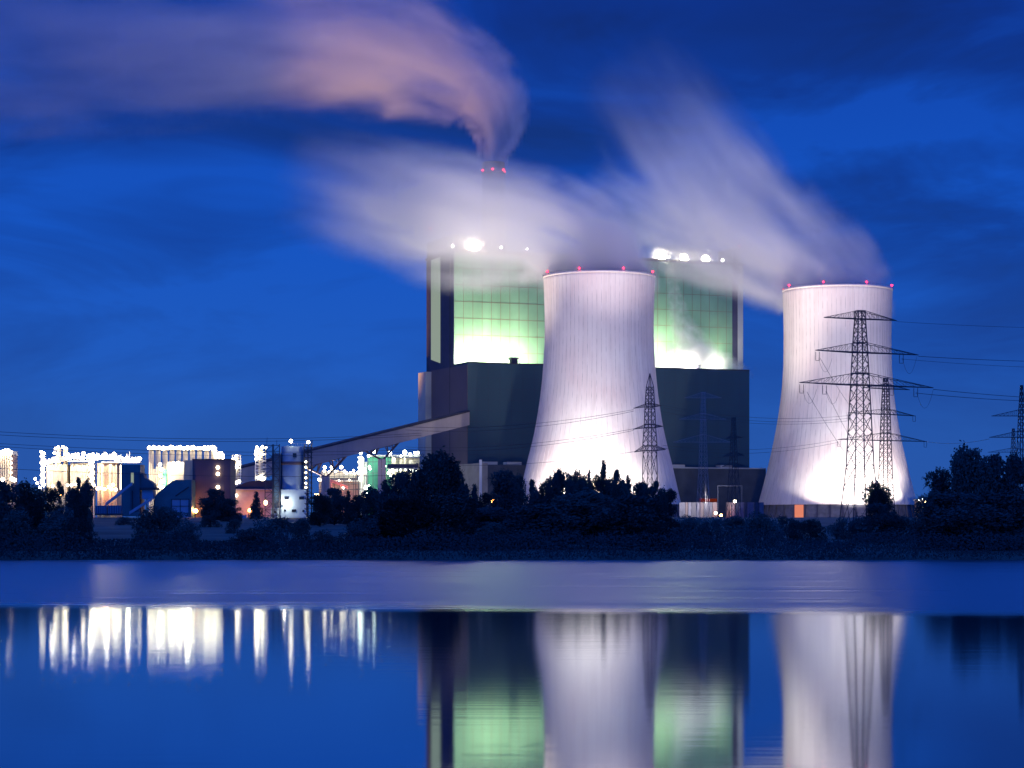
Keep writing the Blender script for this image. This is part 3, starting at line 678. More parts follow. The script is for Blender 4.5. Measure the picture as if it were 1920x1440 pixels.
lattice_unit(479, 498, 840, 976, 'lit process tower just left of the blue silo tower', [(482, 839, 1.1), (492, 838, 1.1), (481, 846, 1.2), (480, 851, 1.3), (486, 850, 1.1), (493, 852, .9), (484, 858, .9), (480, 861, .8), (499, 839, .7), (484, 896, 1.1), (490, 894, 1.1), (495, 897, 1.0), (492, 900, 1)])
# refinery below the conveyor
Y = 1600
t = thing('refinery_block', 'low lit refinery hall with pipe racks below the conveyor gallery', 'refinery', at(640, 976, Y))
bxp(MB(), 600, 668, 888, 896, Y, 16).build('upper_hall', 'lightclad', t)
bxp(MB(), 598, 672, 903, 976, Y + 1, 14).build('wall', 'pink', t)
bxp(MB(), 597, 676, 900.5, 902.8, Y - 3, 20).build('pipe_deck', 'white', t)
bxp(MB(), 599, 670, 896.2, 900.2, Y - 1, 14).build('window_band', 'darkclad', t)
rk = MB()
for k in range(9): rk.tube(at(600 + k*9, 976, Y - 4), at(600 + k*9, 886, Y - 4), .3, n=4)
for py in (886, 907, 918): rk.tube(at(598, py, Y - 4), at(674, py, Y - 4), .3, n=5)
rk.build('pipe_rack', 'steel', t)
cv = MB()
for dz in (0, 3): cv.tube(at(622, 900 + dz, Y - 8), at(653, 913 + dz, Y - 8), .45, n=5); 
cv.tube(at(604, 912, Y - 8), at(620, 899, Y - 8), .4, n=5); cv.tube(at(617, 900, Y - 8), at(614, 920, Y - 8), .7, n=5); cv.tube(at(621, 900, Y - 8), at(620, 920, Y - 8), .9, n=5)
cv.build('loading_boom', emit_pink := mat('pink_boom_paint', (.8, .35, .3), .5), t)
vs = MB()
for (x_, w_, y_) in ((620, 5, 879), (640, 8, 882), (632, 3, 880), (655, 4, 886), (606, 6, 880)): vs.lathe([(w_*.35, az(889, Y)), (w_*.35, az(y_ + 2, Y)), (.1, az(y_, Y))], ax(x_, Y), Y + 5, 14)
vs.build('vessels', 'cream', t, True)
for (x_, y_, r_) in ((609, 876, 1.4), (623, 877, 1.9), (640, 876, 1.5), (608, 883, 1), (618, 885, 1.3), (629, 884, 1), (646, 884, 1.2), (650, 887, 1), (657, 886, .9), (663, 882, 1), (664, 888, .9), (598, 899, 1.2), (603, 900, .9), (676, 897, 1.6), (607, 914, 1.2), (644, 914, 1.2), (611, 900, .7), (636, 901, .6), (655, 900, .7)): lamp(t, at(x_, y_, Y - 6), r_)
lamp(t, at(596, 928, Y - 20), 1.1, 'lamp_warm'); lamp(t, at(592, 927, Y - 20), .8, 'lamp_warm')
pnt('sodium_light', at(640, 925, Y - 14), 4000, (1, .3, .16), 1)
t = thing('distillation_column', 'tall white lit distillation column left of the right conveyor pier', 'process tower', at(677, 976, Y))
MB().lathe([(6*Y/F, 11), (6*Y/F, az(862, Y)), (3*Y/F, az(857, Y)), (1.4*Y/F, az(853, Y))], ax(677, Y), Y + 3, 20).build('column', 'white', t, True)
MB().lathe([(3*Y/F, 11), (3*Y/F, az(866, Y))], ax(685, Y), Y + 5, 14).build('side_column', 'white', t, True)
fr_ = MB()
for px in (667, 687): fr_.tube(at(px, 976, Y - 3), at(px, 891, Y - 3), .4, n=4)
for px in (673, 680): fr_.tube(at(px, 976, Y - 3), at(px, 891, Y - 3), .3, n=4)
for py in (891, 917): fr_.tube(at(667, py, Y - 3), at(687, py, Y - 3), .4, n=4)
fr_.build('frame', 'brown', t)
for (x_, y_, r_) in ((676.5, 849, 1.6), (674, 858, 1.2), (680, 860, 1), (673, 866, 1), (678, 870, 1.2), (674, 877, 1.3), (682, 880, 1.2), (672, 886, 1.4), (679, 888, 1.3), (685, 885, 1), (687, 915, 2.2), (675, 898, 1.3), (688, 924, .8), (692, 910, .7), (693, 875, 1.1), (694, 879, 1)): lamp(t, at(x_, y_, Y - 5), r_, 'lamp_cool')
t = thing('green_process_hall', 'green process hall with round lamps on its roof between conveyor pier and boiler house', 'process plant', at(740, 976, Y))
bxp(MB(), 689, 733, 857, 976, Y + 6, 14).build('wall', 'greenpaint', t)
bxp(MB(), 733.3, 786, 858, 976, Y + 9, 12).build('wall', 'cream', t)
bxp(MB(), 688, 787, 853, 856, Y + 3, 14).build('roof_deck', 'white', t)
bxp(MB(), 726, 784, 870, 877, Y - 14, 10).build('canopy', 'darkclad', t)
bxp(MB(), 724, 784, 877.3, 879, Y - 15, 11).build('canopy_fascia', 'cream', t)
vs = MB()
for (x_, w_, y_) in ((738, 5, 856), (752, 3, 860), (759, 3, 857), (771, 5, 862), (714, 5, 878), (720, 4, 880)): vs.lathe([(w_*.35, az(900, Y)), (w_*.35, az(y_ + 2, Y)), (.1, az(y_, Y))], ax(x_, Y), Y + 1, 14)
vs.build('vessels', 'cream', t, True)
rk = MB()
for k in range(11): rk.tube(at(690 + k*9.4, 976, Y + 1), at(690 + k*9.4, 852, Y + 1), .28, n=4)
for py in (866, 887): rk.tube(at(690, py, Y + 1), at(785, py, Y + 1), .3, n=4)
rk.build('pipe_rack', 'steel', t)
for (x_, y_, r_) in ((691, 855, 1.1), (702, 847, 1.7), (731, 849, 1.8), (759, 848, 2.0), (769, 852, 1.5), (778, 849, 1.3), (783, 849, 1.5), (739, 862, 1.2), (718, 878, 1.3), (713, 882, 1.2), (722, 874, 1), (752, 855, 1), (731, 883, 1), (736, 881, 1), (744, 882, .8), (751, 881, .8), (760, 881, .8), (768, 881, .8), (774, 882, .7), (728, 887, 1), (732, 891, 1), (780, 882, .5)): lamp(t, at(x_, y_, Y - 3), r_, 'lamp_cool')

# ------------------------------------------------------------------ substation between the towers
Y = 1300
t = thing('enclosure_row', 'row of pale enclosure panels between the towers behind the bushes', 'wall', at(1350, 978, Y))
tones = ['basewall', 'brown', 'basewall', 'darkclad', 'basewall', 'brown', 'darkclad', 'basewall', 'brown', 'basewall', 'conveyor', 'brown', 'pink', 'basewall']
x_ = 1274; i = 0
while x_ < 1424:
    wv = R.uniform(5, 13); 
    if not (1346 < x_ + wv/2 < 1360 ): bxp(MB(), x_, x_ + wv - .7, 942, 985, Y + (i % 2), 2).build('panel', tones[i % len(tones)], t)
    x_ += wv; i += 1
pnt('sodium_light', at(1352, 965, Y - 6), 500, (1, .32, .12), .6)
lamp(t, at(1352, 966, Y - 3), .8, 'lamp_orange')
t = thing('portal_gantry', 'thin pale steel portal gantry between the dark pylon and the boiler house annex', 'gantry', at(1367, 978, 1310))
fr_ = MB()
for px in (1346, 1391): fr_.tube(at(px, 985, 1310), at(px, 911, 1310), .22, n=5)
fr_.tube(at(1346, 911, 1310), at(1391, 911, 1310), .25, n=5); fr_.build('frame', 'steel', t)
def street_lamp(px, py, Y, label, mm='lamp_warm', r=.7, light=None, base=None):
    t = thing('street_lamp', label, 'lamp', (ax(px, Y), Y, gz(Y)), 'plant street lamps')
    MB().tube((ax(px, Y), Y + .9, gz(Y) - .3), (ax(px, Y), Y + .9, az(py, Y) + .5), .11, .07, n=6).build('pole', 'dsteel', t)
    MB().tube((ax(px, Y), Y + .9, az(py, Y) + .5), (ax(px, Y), Y, az(py, Y) + r), .07, n=5).build('bracket', 'dsteel', t)
    lamp(t, at(px, py, Y), r, mm)
    if light: pnt('street_light', at(px, py, Y - 1.5), light, (1, .4, .15), .5)
street_lamp(1378, 940, 1200, 'white lamp at the foot of the dark pylon between the towers', 'lamp_small', .9)
street_lamp(1342, 962, 1180, 'white lamp below the pale lattice pylon', 'lamp_small', .85)
street_lamp(922, 939, 880, 'upper orange lamp among the trees left of the front cooling tower', 'lamp_orange', .6, 2500)
street_lamp(926, 938.5, 884, 'yellowish lamp touching the upper orange lamp among the trees', 'lamp_orange', .55)
street_lamp(922, 958, 700, 'lower orange lamp among the trees left of the front cooling tower', 'lamp_orange', .45, 900)
street_lamp(684, 934, 900, 'small orange lamp over the trees below the right conveyor pier', 'lamp_warm', .5)
street_lamp(114, 928, 900, 'small red orange lamp among the trees at the left', 'lamp_orange', .4, 500)
street_lamp(1735, 942, 1450, 'orange lamp right of the rear cooling tower', 'lamp_warm', 1.2, 5000)
street_lamp(1758, 940, 1450, 'pinkish lamp nearest the big tree on the right bank', 'lamp_warm', 1.0)
street_lamp(1768, 917, 1460, 'high small lamp left of the big tree crown on the right bank', 'lamp_small', .7)
t = thing('service_building', 'low dark service building right of the rear cooling tower', 'building', at(1745, 978, 1480))
bxp(MB(), 1722, 1780, 938, 985, 1480, 15).build('wall', 'brown', t); bxp(MB(), 1721, 1781, 935.5, 937.8, 1479, 17).build('roof', 'lightclad', t)
bxp(MB(), 1728, 1734, 950, 958, 1479.8, .15).build('window', 'glow_strip', t)

# ------------------------------------------------------------------ pylons and cables
def pylon(px, Y, prof, arms, label, m='dsteel', base_z=None, spire=None, sr=1.0, skew=0.0, name='lattice_pylon', insul=True):
    """prof: (row, half width px) from the top down; arms: (row, peak row, left px, right px)"""
    k = Y / F; cx = ax(px, Y); zb = gz(Y) - .4 if base_z is None else base_z
    t = thing(name, label, 'pylon', (cx, Y, zb), 'power line pylons')
    pr = [(az(p, Y), h * k) for p, h in prof]; pr[-1] = (zb, pr[-1][1])
    def hw(z):
        for (z1, h1), (z0, h0) in zip(pr, pr[1:]):
            if z >= z0: return h0 + (h1 - h0) * (z - z0) / (z1 - z0)
        return pr[-1][1]
    ang = math.radians(18 + skew)
    c_, s_ = math.cos(ang), math.sin(ang)
    nrm = abs(c_) + abs(s_)
    def cor(z):
        h = hw(z) / nrm * 1.0
        return [Vector((cx + (a_*c_ - b_*s_)*h, Y + (a_*s_ + b_*c_)*h, z)) for a_, b_ in ((-1,-1),(1,-1),(1,1),(-1,1))]
    body = MB(); z = pr[0][0]; lv = [z]
    while z > zb + .5:
        z -= max(2.2, hw(z) * 1.5) * (1 if z > pr[-2][0] else 2.2); lv.append(max(z, zb))
    lv[-1] = zb
    for a_, b_ in zip(lv, lv[1:]):
        A_, B_ = cor(a_), cor(b_)
        for q in range(4):
            body.tube(A_[q], B_[q], .17*sr, n=4, caps=False)
            body.tube(A_[q], B_[(q+1) % 4], .085*sr, n=4, caps=False); body.tube(A_[(q+1) % 4], B_[q], .085*sr, n=4, caps=False)
    for (row, pk, l_, r_, *_) in arms:
        for zz in (az(row, Y), az(pk, Y)):
            Q = cor(zz)
            for q in range(4): body.tube(Q[q], Q[(q+1) % 4], .15*sr, n=4)
    if spire:
        Q = cor(pr[0][0]); tip = Vector((cx, Y, az(spire, Y)))
        for q in Q: body.tube(q, tip, .15*sr, n=4)
    body.build('mast', m, t)
    tips = []
    for (row, pk, l_, r_, ry) in arms:
        a = MB(); z = az(row, Y); zp = az(pk, Y)
        for px_, row_ in ((l_, row - ry), (r_, row + ry)):
            tip = at(px_, row_, Y + (3 if px_ > px else -3)); sgn = 1 if px_ > px else -1
            lo, hi = cor(z), cor(zp); idx = (1, 2) if sgn > 0 else (0, 3)
            for q in idx:
                a.tube(lo[q], tip, .14*sr, n=4); a.tube(hi[q], tip, .09*sr, n=4)
                for s2 in range(1, 7):
                    f0 = s2/7; P_ = lo[q].lerp(tip, f0); H_ = hi[q].lerp(tip, f0); a.tube(P_, H_, .05*sr, n=4)
                    a.tube(hi[q].lerp(tip, (s2-1)/7), P_, .05*sr, n=4)
            for s2 in range(7): a.tube(lo[idx[s2 % 2]].lerp(tip, s2/7), lo[idx[(s2+1) % 2]].lerp(tip, (s2+1)/7), .05*sr, n=4)
            tips.append((tip, lo[idx[0]]))
        a.build('crossarm', m, t)
    return t, tips
def insulators(t, pts, m='dsteel', L_=2.6, sr=1):
    for p in pts:
        i = MB()
        for dx in (-.55, .55):
            i.tube(p + Vector((dx, 0, 0)), p + Vector((dx, 0, -L_)), .06*sr, n=4)
            for k in range(7): i.tube(p + Vector((dx, 0, -.3 - k*L_*.12)), p + Vector((dx, 0, -.3 - k*L_*.12 - .1)), .16*sr, n=6)
        i.tube(p + Vector((-.6, 0, -L_)), p + Vector((.6, 0, -L_)), .09*sr, n=4)
        i.build('insulator', m, t)
def sag(mb, a, b_, s, r, n=18):
    pr = None
    for k in range(n+1):
        f_ = k/n; p = a.lerp(b_, f_) - Vector((0, 0, 4*s*f_*(1-f_)))
        if pr is not None: mb.tube(pr, p, r, n=4, caps=False)
        pr = p
Yp = 630
big, bt = pylon(1612.5, Yp, [(583, 9), (597, 9.3), (643, 12.5), (722, 16.5), (880, 24.5), (985, 40)],
        [(598, 583, 1545, 1681, 3), (661, 643, 1529, 1722, 4.5), (722, 700, 1499, 1750, 5)], 'tallest dark lattice pylon with three long crossarms before the rear cooling tower', sr=1.2)
insulators(big, [at(1533, 659, Yp), at(1690, 664, Yp), at(1503, 720, Yp), at(1546, 722, Yp), at(1717, 727, Yp), at(1672, 724, Yp)])
j = MB()
for (a_, b_, c_, d_, dp) in ((1535, 672, 1560, 672, 3), (1692, 672, 1719, 668, 3.6), (1505, 732, 1531, 730, 3), (1548, 733, 1575, 731, 3), (1719, 736, 1750, 730, 3.8)):
    sag(j, at(a_, b_, Yp), at(c_, d_, Yp), dp*1.3, .045, 12)
j.build('jumper_loops', 'cable', big)
Y2 = 930
p2, _ = pylon(1660.5, Y2, [(708, 3.5), (728, 5.5), (778, 8), (880, 11.5), (947, 15), (985, 18)],
        [(729, 720, 1618, 1706, 2), (777, 767, 1590, 1716, 3), (826, 812, 1571, 1737, 2)], 'smaller dark lattice pylon standing close right of the tallest pylon', sr=1.3)
insulators(p2, [at(1592, 776, Y2), at(1714, 779, Y2), at(1573, 826, Y2), at(1735, 827, Y2)])
Y3 = 900
p3, _ = pylon(1218.5, Y3, [(724, 6.5), (761, 9), (801, 10.5), (843, 14), (850, 12.5), (985, 16)],
        [(763, 757, 1188, 1241, -2.5), (802, 796, 1187, 1243, -3), (845, 836, 1189, 1248, -2.5)], 'dark pointed lattice pylon before the right edge of the front cooling tower', spire=700, sr=1.25, skew=8)
Y4 = 1250
p4, _ = pylon(1318.5, Y4, [(735, 3.5), (786, 5), (880, 8), (985, 13)],
        [(746, 736, 1283, 1353, 0), (786, 775, 1273, 1362, 0), (829, 815, 1262, 1371, 0)], 'pale lattice pylon before the dark lower hall between the towers', m='msteel', sr=.75)
Y5 = 1000
p5, _ = pylon(1375.5, Y5, [(782, 3.5), (820, 5), (860, 7), (985, 14)],
        [(822, 816, 1360, 1392, -1), (855, 848, 1356, 1396, -1), (874, 868, 1354, 1396, -1)], 'dark narrow lattice pylon right of the pale pylon', sr=1.0, skew=6)
Y6 = 800
p6, _ = pylon(1915.5, Y6, [(722, 2), (770, 5), (820, 7), (985, 14)],
        [(780, 768, 1859, 1972, 0), (820, 808, 1855, 1977, 0)], 'dark lattice pylon rising over the big trees at the right edge', sr=1.0)
Y7 = 1150
p7, _ = pylon(1900, Y7, [(803, 2), (850, 4.5), (985, 10)], [(848, 840, 1852, 1948, 0)], 'distant small pylon left behind the pylon at the right edge', sr=.9)
def cable(a, b_, s, label, group, r=.08, n=24):
    mb = MB(); sag(mb, a, b_, s, r, n); tag(mb.build('power_cable', 'cable'), label, 'power cable', group)
gA = 'cables from the tallest pylon off to the right'
cable(at(1722, 668, Yp), at(2300, 672, Yp + 120), 1.5, 'thin cable leaving the right tip of the middle crossarm of the tallest pylon', gA)
cable(at(1690, 673, Yp), at(2300, 684, Yp + 120), 2, 'thin cable leaving the inner insulator of the middle crossarm of the tallest pylon', gA, .05)
cable(at(1750, 730, Yp), at(2300, 746, Yp + 120), 2, 'thin cable leaving the right tip of the lowest crossarm of the tallest pylon', gA)
cable(at(1717, 737, Yp), at(2300, 740, Yp + 120), 2.6, 'thin cable leaving the inner insulator of the lowest crossarm of the tallest pylon', gA)
cable(at(1681, 603, Yp), at(2300, 610, Yp + 120), 1.5, 'faint earth wire leaving the top crossarm of the tallest pylon', gA, .05)
cable(at(1737, 828, Y2), at(1855, 823, Y6), 1.2, 'thin cable between the smaller dark pylon and the pylon at the right edge', gA, .07)
gB = 'cables crossing before the rear cooling tower'
for i, (ya, yb, dp, d_) in enumerate(((760, 781, 3, 'uppermost'), (764, 786, 3.4, 'second'), (772, 791, 3, 'third'), (795, 812, 3, 'fourth'), (800, 817, 3.4, 'lowest'))):
    cable(at(1243, ya + 40 if i > 2 else ya, Y3), at(1592 if i < 3 else 1573, yb - 2 if i < 3 else yb + 12, Y2), dp, f'{d_} of the thin cables slung between the pointed pylon and the smaller dark pylon', gB, .075)
gC = 'cables crossing the face of the front cooling tower'
for (row, y2, d_, q) in ((768, 800, 'upper thin cable running left from the top crossarm of the pointed pylon', 3), (771, 806, 'lower thin cable running left from the top crossarm of the pointed pylon', 3.5),
                      (804, 838, 'upper thin cable running left from the middle crossarm of the pointed pylon', 3), (807, 843, 'lower thin cable running left from the middle crossarm of the pointed pylon', 3.5),
                      (847, 868, 'thin cable running left from the lowest crossarm of the pointed pylon', 3)):
    cable(at(1188, row, Y3), at(760, row + (y2 - row) * 1.0, Y3 + 160), q, d_, gC, .085, 30)
gD = 'long faint cables over the left half'
for (a_, b_, q, d_, r_) in ((806, 812, 3, 'faint high cable over the lit plant at the left, topmost of the set', .10), (812, 816, 3, 'faint high cable over the lit plant, second of the set', .10), (828, 842, 2.5, 'faint cable just above the lit silos', .09),
                         (875, 890, 2, 'dark cable crossing the lit silos and the tall brown building', .10), (833, 846, 3, 'faint cable just above the lit process plant', .09)):
    cable(at(-60, a_, 800), at(790, b_, 1000), q, d_, gD, r_, 30)
# wires that hang down in front of the rear tower
j = MB()
for (a_, b_, c_, d_) in ((1513, 735, 1585, 850), (1538, 672, 1600, 770), (1550, 735, 1600, 830)): sag(j, at(a_, b_, Yp), at(c_, d_, Yp + 160), .5, .05, 10)
tag(j.build('dropper_wires', 'cable'), 'thin wires dropping from the left arms of the tallest pylon', 'power cable')

# ------------------------------------------------------------------ vegetation
def crown_mesh(name, kind, seed, nleaf, m):
    """unit-ish crown: height 1, half width about .5; many leaf faces in lobes"""
    r = random.Random(seed); mb = MB(); lobes = []
    if kind == 'round':
        for k in range(34):
            a = r.uniform(0, 6.283); h = r.uniform(.02, .93); rr = .40 * math.sin(math.pi * min(1, .16 + h*.84)) ** .6 * r.uniform(.25, 1)
            lobes.append((Vector((math.cos(a)*rr, math.sin(a)*rr, h)), r.uniform(.075, .17)))
    elif kind == 'spiky':
        for k in range(46):
            h = (k + r.random()) / 46; rr = .30 * (1 - h) ** .75 * r.uniform(.1, 1.05); a = r.uniform(0, 6.283)
            lobes.append((Vector((math.cos(a)*rr, math.sin(a)*rr, h)), .030 + .115 * (1 - h) ** .8 * r.uniform(.7, 1.1)))
    elif kind == 'open':
        for k in range(60):
            a = r.uniform(0, 6.283); h = r.uniform(.02, .98); rr = .44 * math.sin(math.pi * min(1, .25 + h*.72)) * r.uniform(.05, 1)
            lobes.append((Vector((math.cos(a)*rr, math.sin(a)*rr, h)), r.uniform(.03, .08)))
    else:  # shrub
        for k in range(22):
            a = r.uniform(0, 6.283); h = r.uniform(.05, .85); rr = .5 * math.sqrt(max(0, 1 - h*h)) * r.uniform(.2, 1)
            lobes.append((Vector((math.cos(a)*rr, math.sin(a)*rr, h)), r.uniform(.09, .2)))
    ws = [l_[1] ** 1.8 for l_ in lobes]; ls = .021 if kind != 'open' else .016
    for k in range(nleaf):
        c, q = r.choices(lobes, ws)[0]
        d = Vector((r.gauss(0, 1), r.gauss(0, 1), r.gauss(0, 1))).normalized() * q * r.uniform(.35, 1) ** .5 * (1.0 if r.random() > .07 else 1.35)
        p = c + d
        if p.z < 0: p.z = abs(p.z)
        u = Vector((r.gauss(0, 1), r.gauss(0, 1), r.gauss(0, 1))).normalized(); v = u.orthogonal().normalized(); s1 = ls * r.uniform(.5, 1.25); s2 = s1 * r.uniform(.5, .9)
        i = len(mb.v); mb.v += [tuple(p + u*s1), tuple(p + v*s2), tuple(p - u*s1), tuple(p - v*s2)]; mb.f.append((i, i+1, i+2, i+3))
    # leafy twigs that stick out of the lobes and fray the outline
    for k in range(nleaf // 26):
        c, q = r.choice(lobes); d = Vector((r.gauss(0, 1), r.gauss(0, 1), r.gauss(.5, .9))).normalized(); L_ = r.uniform(.03, .10)
        for j in range(9):
            p = c + d * (q * .8 + L_ * j / 8) + Vector((r.gauss(0, .006), r.gauss(0, .006), r.gauss(0, .006)))
            if p.z > 1.03 or p.z < 0: continue
            u = Vector((r.gauss(0, 1), r.gauss(0, 1), r.gauss(0, 1))).normalized(); v = u.orthogonal().normalized(); s1 = ls * .62
            i = len(mb.v); mb.v += [tuple(p + u*s1), tuple(p + v*s1*.7), tuple(p - u*s1), tuple(p - v*s1*.7)]; mb.f.append((i, i+1, i+2, i+3))
    me = bpy.data.meshes.new(name); me.from_pydata(mb.v, [], mb.f); me.materials.append(M[m]); me.update()
    tr = MB(); tr.tube((0, 0, -.12), (0, 0, .45), .022, .012, n=7)
    for (c, q) in lobes[::2]:
        b0 = Vector((0, 0, max(-.02, c.z * .55 - .05))); mid = b0.lerp(c, .5) + Vector((0, 0, -.02)); tr.tube(b0, mid, .010, .007, n=4, caps=False); tr.tube(mid, c, .007, .003, n=4, caps=False)
    tr.tube((0, 0, .45), (0, 0, .9), .012, .003, n=5)
    tm = bpy.data.meshes.new(name + '_wood'); tm.from_pydata(tr.v, [], tr.f); tm.materials.append(M['bark']); tm.update()
    return me, tm
PR = {'round': [crown_mesh('tree_crown', 'round', 40 + i, 10500, ('leaf_a', 'leaf_b', 'leaf_a')[i]) for i in range(3)],
      'spiky': [crown_mesh('tree_crown', 'spiky', 60 + i, 6500, 'leaf_a') for i in range(2)],
      'open': [crown_mesh('tree_crown', 'open', 80 + i, 9500, 'leaf_b') for i in range(2)],
      'shrub': [crown_mesh('bush_crown', 'shrub', 90 + i, 5200, ('leaf_a', 'leaf_b', 'leaf_c')[i]) for i in range(3)]}
cnt = {'round': 0, 'spiky': 0, 'open': 0, 'shrub': 0}
def tree(px, top, half, Y, kind, label, group='trees on the far bank'):
    gz_ = gz(Y) - .2; H = az(top, Y) - gz_; Wd = half * {'round': 1.55, 'spiky': 1.35, 'open': 1.45, 'shrub': 1.2}[kind] * Y / F
    k = cnt[kind]; cnt[kind] += 1
    me, tm = PR[kind][k % len(PR[kind])]
    nm = 'bush' if kind == 'shrub' else 'tree'
    t = thing(nm, label, nm, (ax(px, Y), Y, gz_), group)
    lift = .05 * H if kind != 'shrub' else 0
    fac = {'round': .46, 'spiky': .36, 'open': .44, 'shrub': .55}[kind]
    rz = R.uniform(0, 6.28)
    for nm_, m_ in (('crown', me), ('trunk' if nm == 'tree' else 'stems', tm)):
        o = bpy.data.objects.new(nm_, m_); C.objects.link(o); o.parent = t; o.location = (0, 0, lift); o.rotation_euler = (0, 0, rz)
        o.scale = (Wd/fac, Wd/fac, H - lift)
TR = [
 # px, top row, half width, distance, kind, label
 (8, 903, 34, 560, 'round', 'dark tree at the left edge below the cut off process block'),
 (48, 908, 28, 600, 'round', 'dark round tree left below the foot of the lit process plant'),
 (88, 917, 26, 570, 'round', 'dark tree left of the small red orange lamp'),
 (112, 906, 14, 640, 'open', 'thin dark tree directly above the small red orange lamp'),
 (135, 914, 24, 560, 'round', 'dark tree below the middle of the lit process plant'),
 (147, 898, 10, 700, 'open', 'small tree top against the lit pipes of the process plant'),
 (162, 903, 12, 690, 'round', 'tree top left beside the lamp column of the process plant'),
 (395, 962, 20, 800, 'shrub', 'low bush at the foot of the tall brown building'),
 (402, 918, 22, 950, 'round', 'round tree before the right half of the tall brown building'),
 (430, 935, 20, 930, 'round', 'lower round tree at the right foot of the tall brown building'),
 (481, 923, 12, 1000, 'spiky', 'small pointed tree before the arched orange hall'),
 (600, 928, 20, 820, 'round', 'dark tree right beside the foot of the blue silo tower'),
 (627, 916, 20, 850, 'round', 'dark tree left below the lit refinery hall'),
 (652, 921, 13, 840, 'spiky', 'pointed dark tree before the refinery hall'),
 (672, 928, 17, 800, 'round', 'dark tree below the distillation column'),
 (700, 918, 22, 640, 'round', 'dark tree before the right conveyor pier foot'),
 (722, 902, 22, 620, 'spiky', 'pointed dark tree below the green process hall'),
 (748, 890, 22, 620, 'round', 'dark tree right below the green process hall canopy'),
 (775, 878, 26, 600, 'round', 'tall dark tree left beside the highest tree of the great clump'),
 (818, 855, 46, 580, 'round', 'highest dark tree of the great clump below the conveyor end'),
 (850, 880, 26, 600, 'round', 'dark tree right beside the highest tree of the great clump'),
 (868, 898, 14, 640, 'spiky', 'narrow dark tree before the beige annex wall'),
 (755, 935, 60, 545, 'round', 'broad dark tree at the lower left of the great clump'),
 (845, 930, 55, 540, 'round', 'broad dark tree at the lower right of the great clump'),
 (890, 910, 15, 640, 'spiky', 'small dark tree before the corner of the beige annex'),
 (908, 926, 17, 620, 'round', 'small dark tree just left of the two orange lamps'),
 (948, 880, 27, 640, 'round', 'tall dark tree right of the two orange lamps'),
 (972, 893, 17, 660, 'round', 'dark tree at the left foot edge of the front cooling tower'),
 (997, 903, 15, 650, 'open', 'open dark tree against the lit foot of the front cooling tower'),
 (1020, 905, 16, 640, 'round', 'small dark tree against the brightest foot of the front tower'),
 (1050, 880, 22, 620, 'round', 'round dark tree left of centre before the front cooling tower'),
 (1080, 887, 18, 610, 'round', 'dark tree directly left of the spiky tree before the front tower'),
 (1105, 883, 12, 640, 'spiky', 'narrow dark tree before the middle of the front cooling tower'),
 (1132, 866, 19, 620, 'spiky', 'highest pointed dark tree before the front cooling tower'),
 (1156, 884, 16, 620, 'open', 'open dark tree right beside the highest pointed tree'),
 (1177, 894, 18, 610, 'spiky', 'dark tree left of the foot of the pointed pylon'),
 (1200, 906, 20, 600, 'round', 'dark tree hiding the left foot of the pointed pylon'),
 (1228, 906, 18, 620, 'open', 'dark tree hiding the right foot of the pointed pylon'),
 (1036, 892, 15, 630, 'round', 'dark tree filling the gap left of the round tree before the front tower'),
 (1068, 893, 15, 600, 'spiky', 'dark tree in the gap right of the round tree before the front tower'),
 (1094, 896, 17, 600, 'round', 'dark tree in the gap just left of the highest pointed tree'),
 (1118, 892, 15, 600, 'round', 'dark tree leaning on the left side of the highest pointed tree'),
 (1144, 896, 18, 600, 'round', 'dark tree leaning on the right side of the highest pointed tree'),
 (1166, 902, 17, 590, 'round', 'dark tree between highest pointed tree and pointed pylon'),
 (1212, 914, 16, 590, 'round', 'low dark tree between the feet of the pointed pylon'),
 (1006, 918, 16, 600, 'round', 'low dark tree at the lit left foot of the front tower'),
 (1240, 921, 15, 590, 'round', 'low dark tree right of the pointed pylon'),
 (1254, 919, 17, 600, 'round', 'dark tree before the right foot edge of the front tower'),
 (1010, 945, 60, 550, 'round', 'broad dark tree low before the left half of the front tower'),
 (1100, 925, 60, 560, 'round', 'broad dark tree low before the middle of the front tower'),
 (1185, 930, 55, 550, 'round', 'broad dark tree low before the pointed pylon'),
 (925, 950, 45, 560, 'round', 'broad dark tree below the two orange lamps'),
 (1644, 908, 25, 600, 'round', 'small tree at the foot of the tallest pylon'),
 (1650, 945, 26, 590, 'round', 'lower round tree just right of the tallest pylon foot'),
 (1765, 878, 28, 560, 'round', 'dark tree at the left side of the big right bank clump'),
 (1818, 845, 40, 555, 'round', 'highest dark tree of the big right bank clump'),
 (1862, 856, 30, 570, 'round', 'dark tree right beside the highest one of the right bank clump'),
 (1905, 852, 36, 560, 'round', 'dark tree at the right edge below the pylon'),
 (1750, 925, 30, 545, 'round', 'lower dark tree at the left foot of the right bank clump'),
 (1800, 925, 60, 540, 'round', 'broad low dark tree before the right bank clump'),
 (1885, 920, 60, 540, 'round', 'broad low dark tree in the right bottom corner of the bank'),
]
for a_ in TR: tree(*a_)
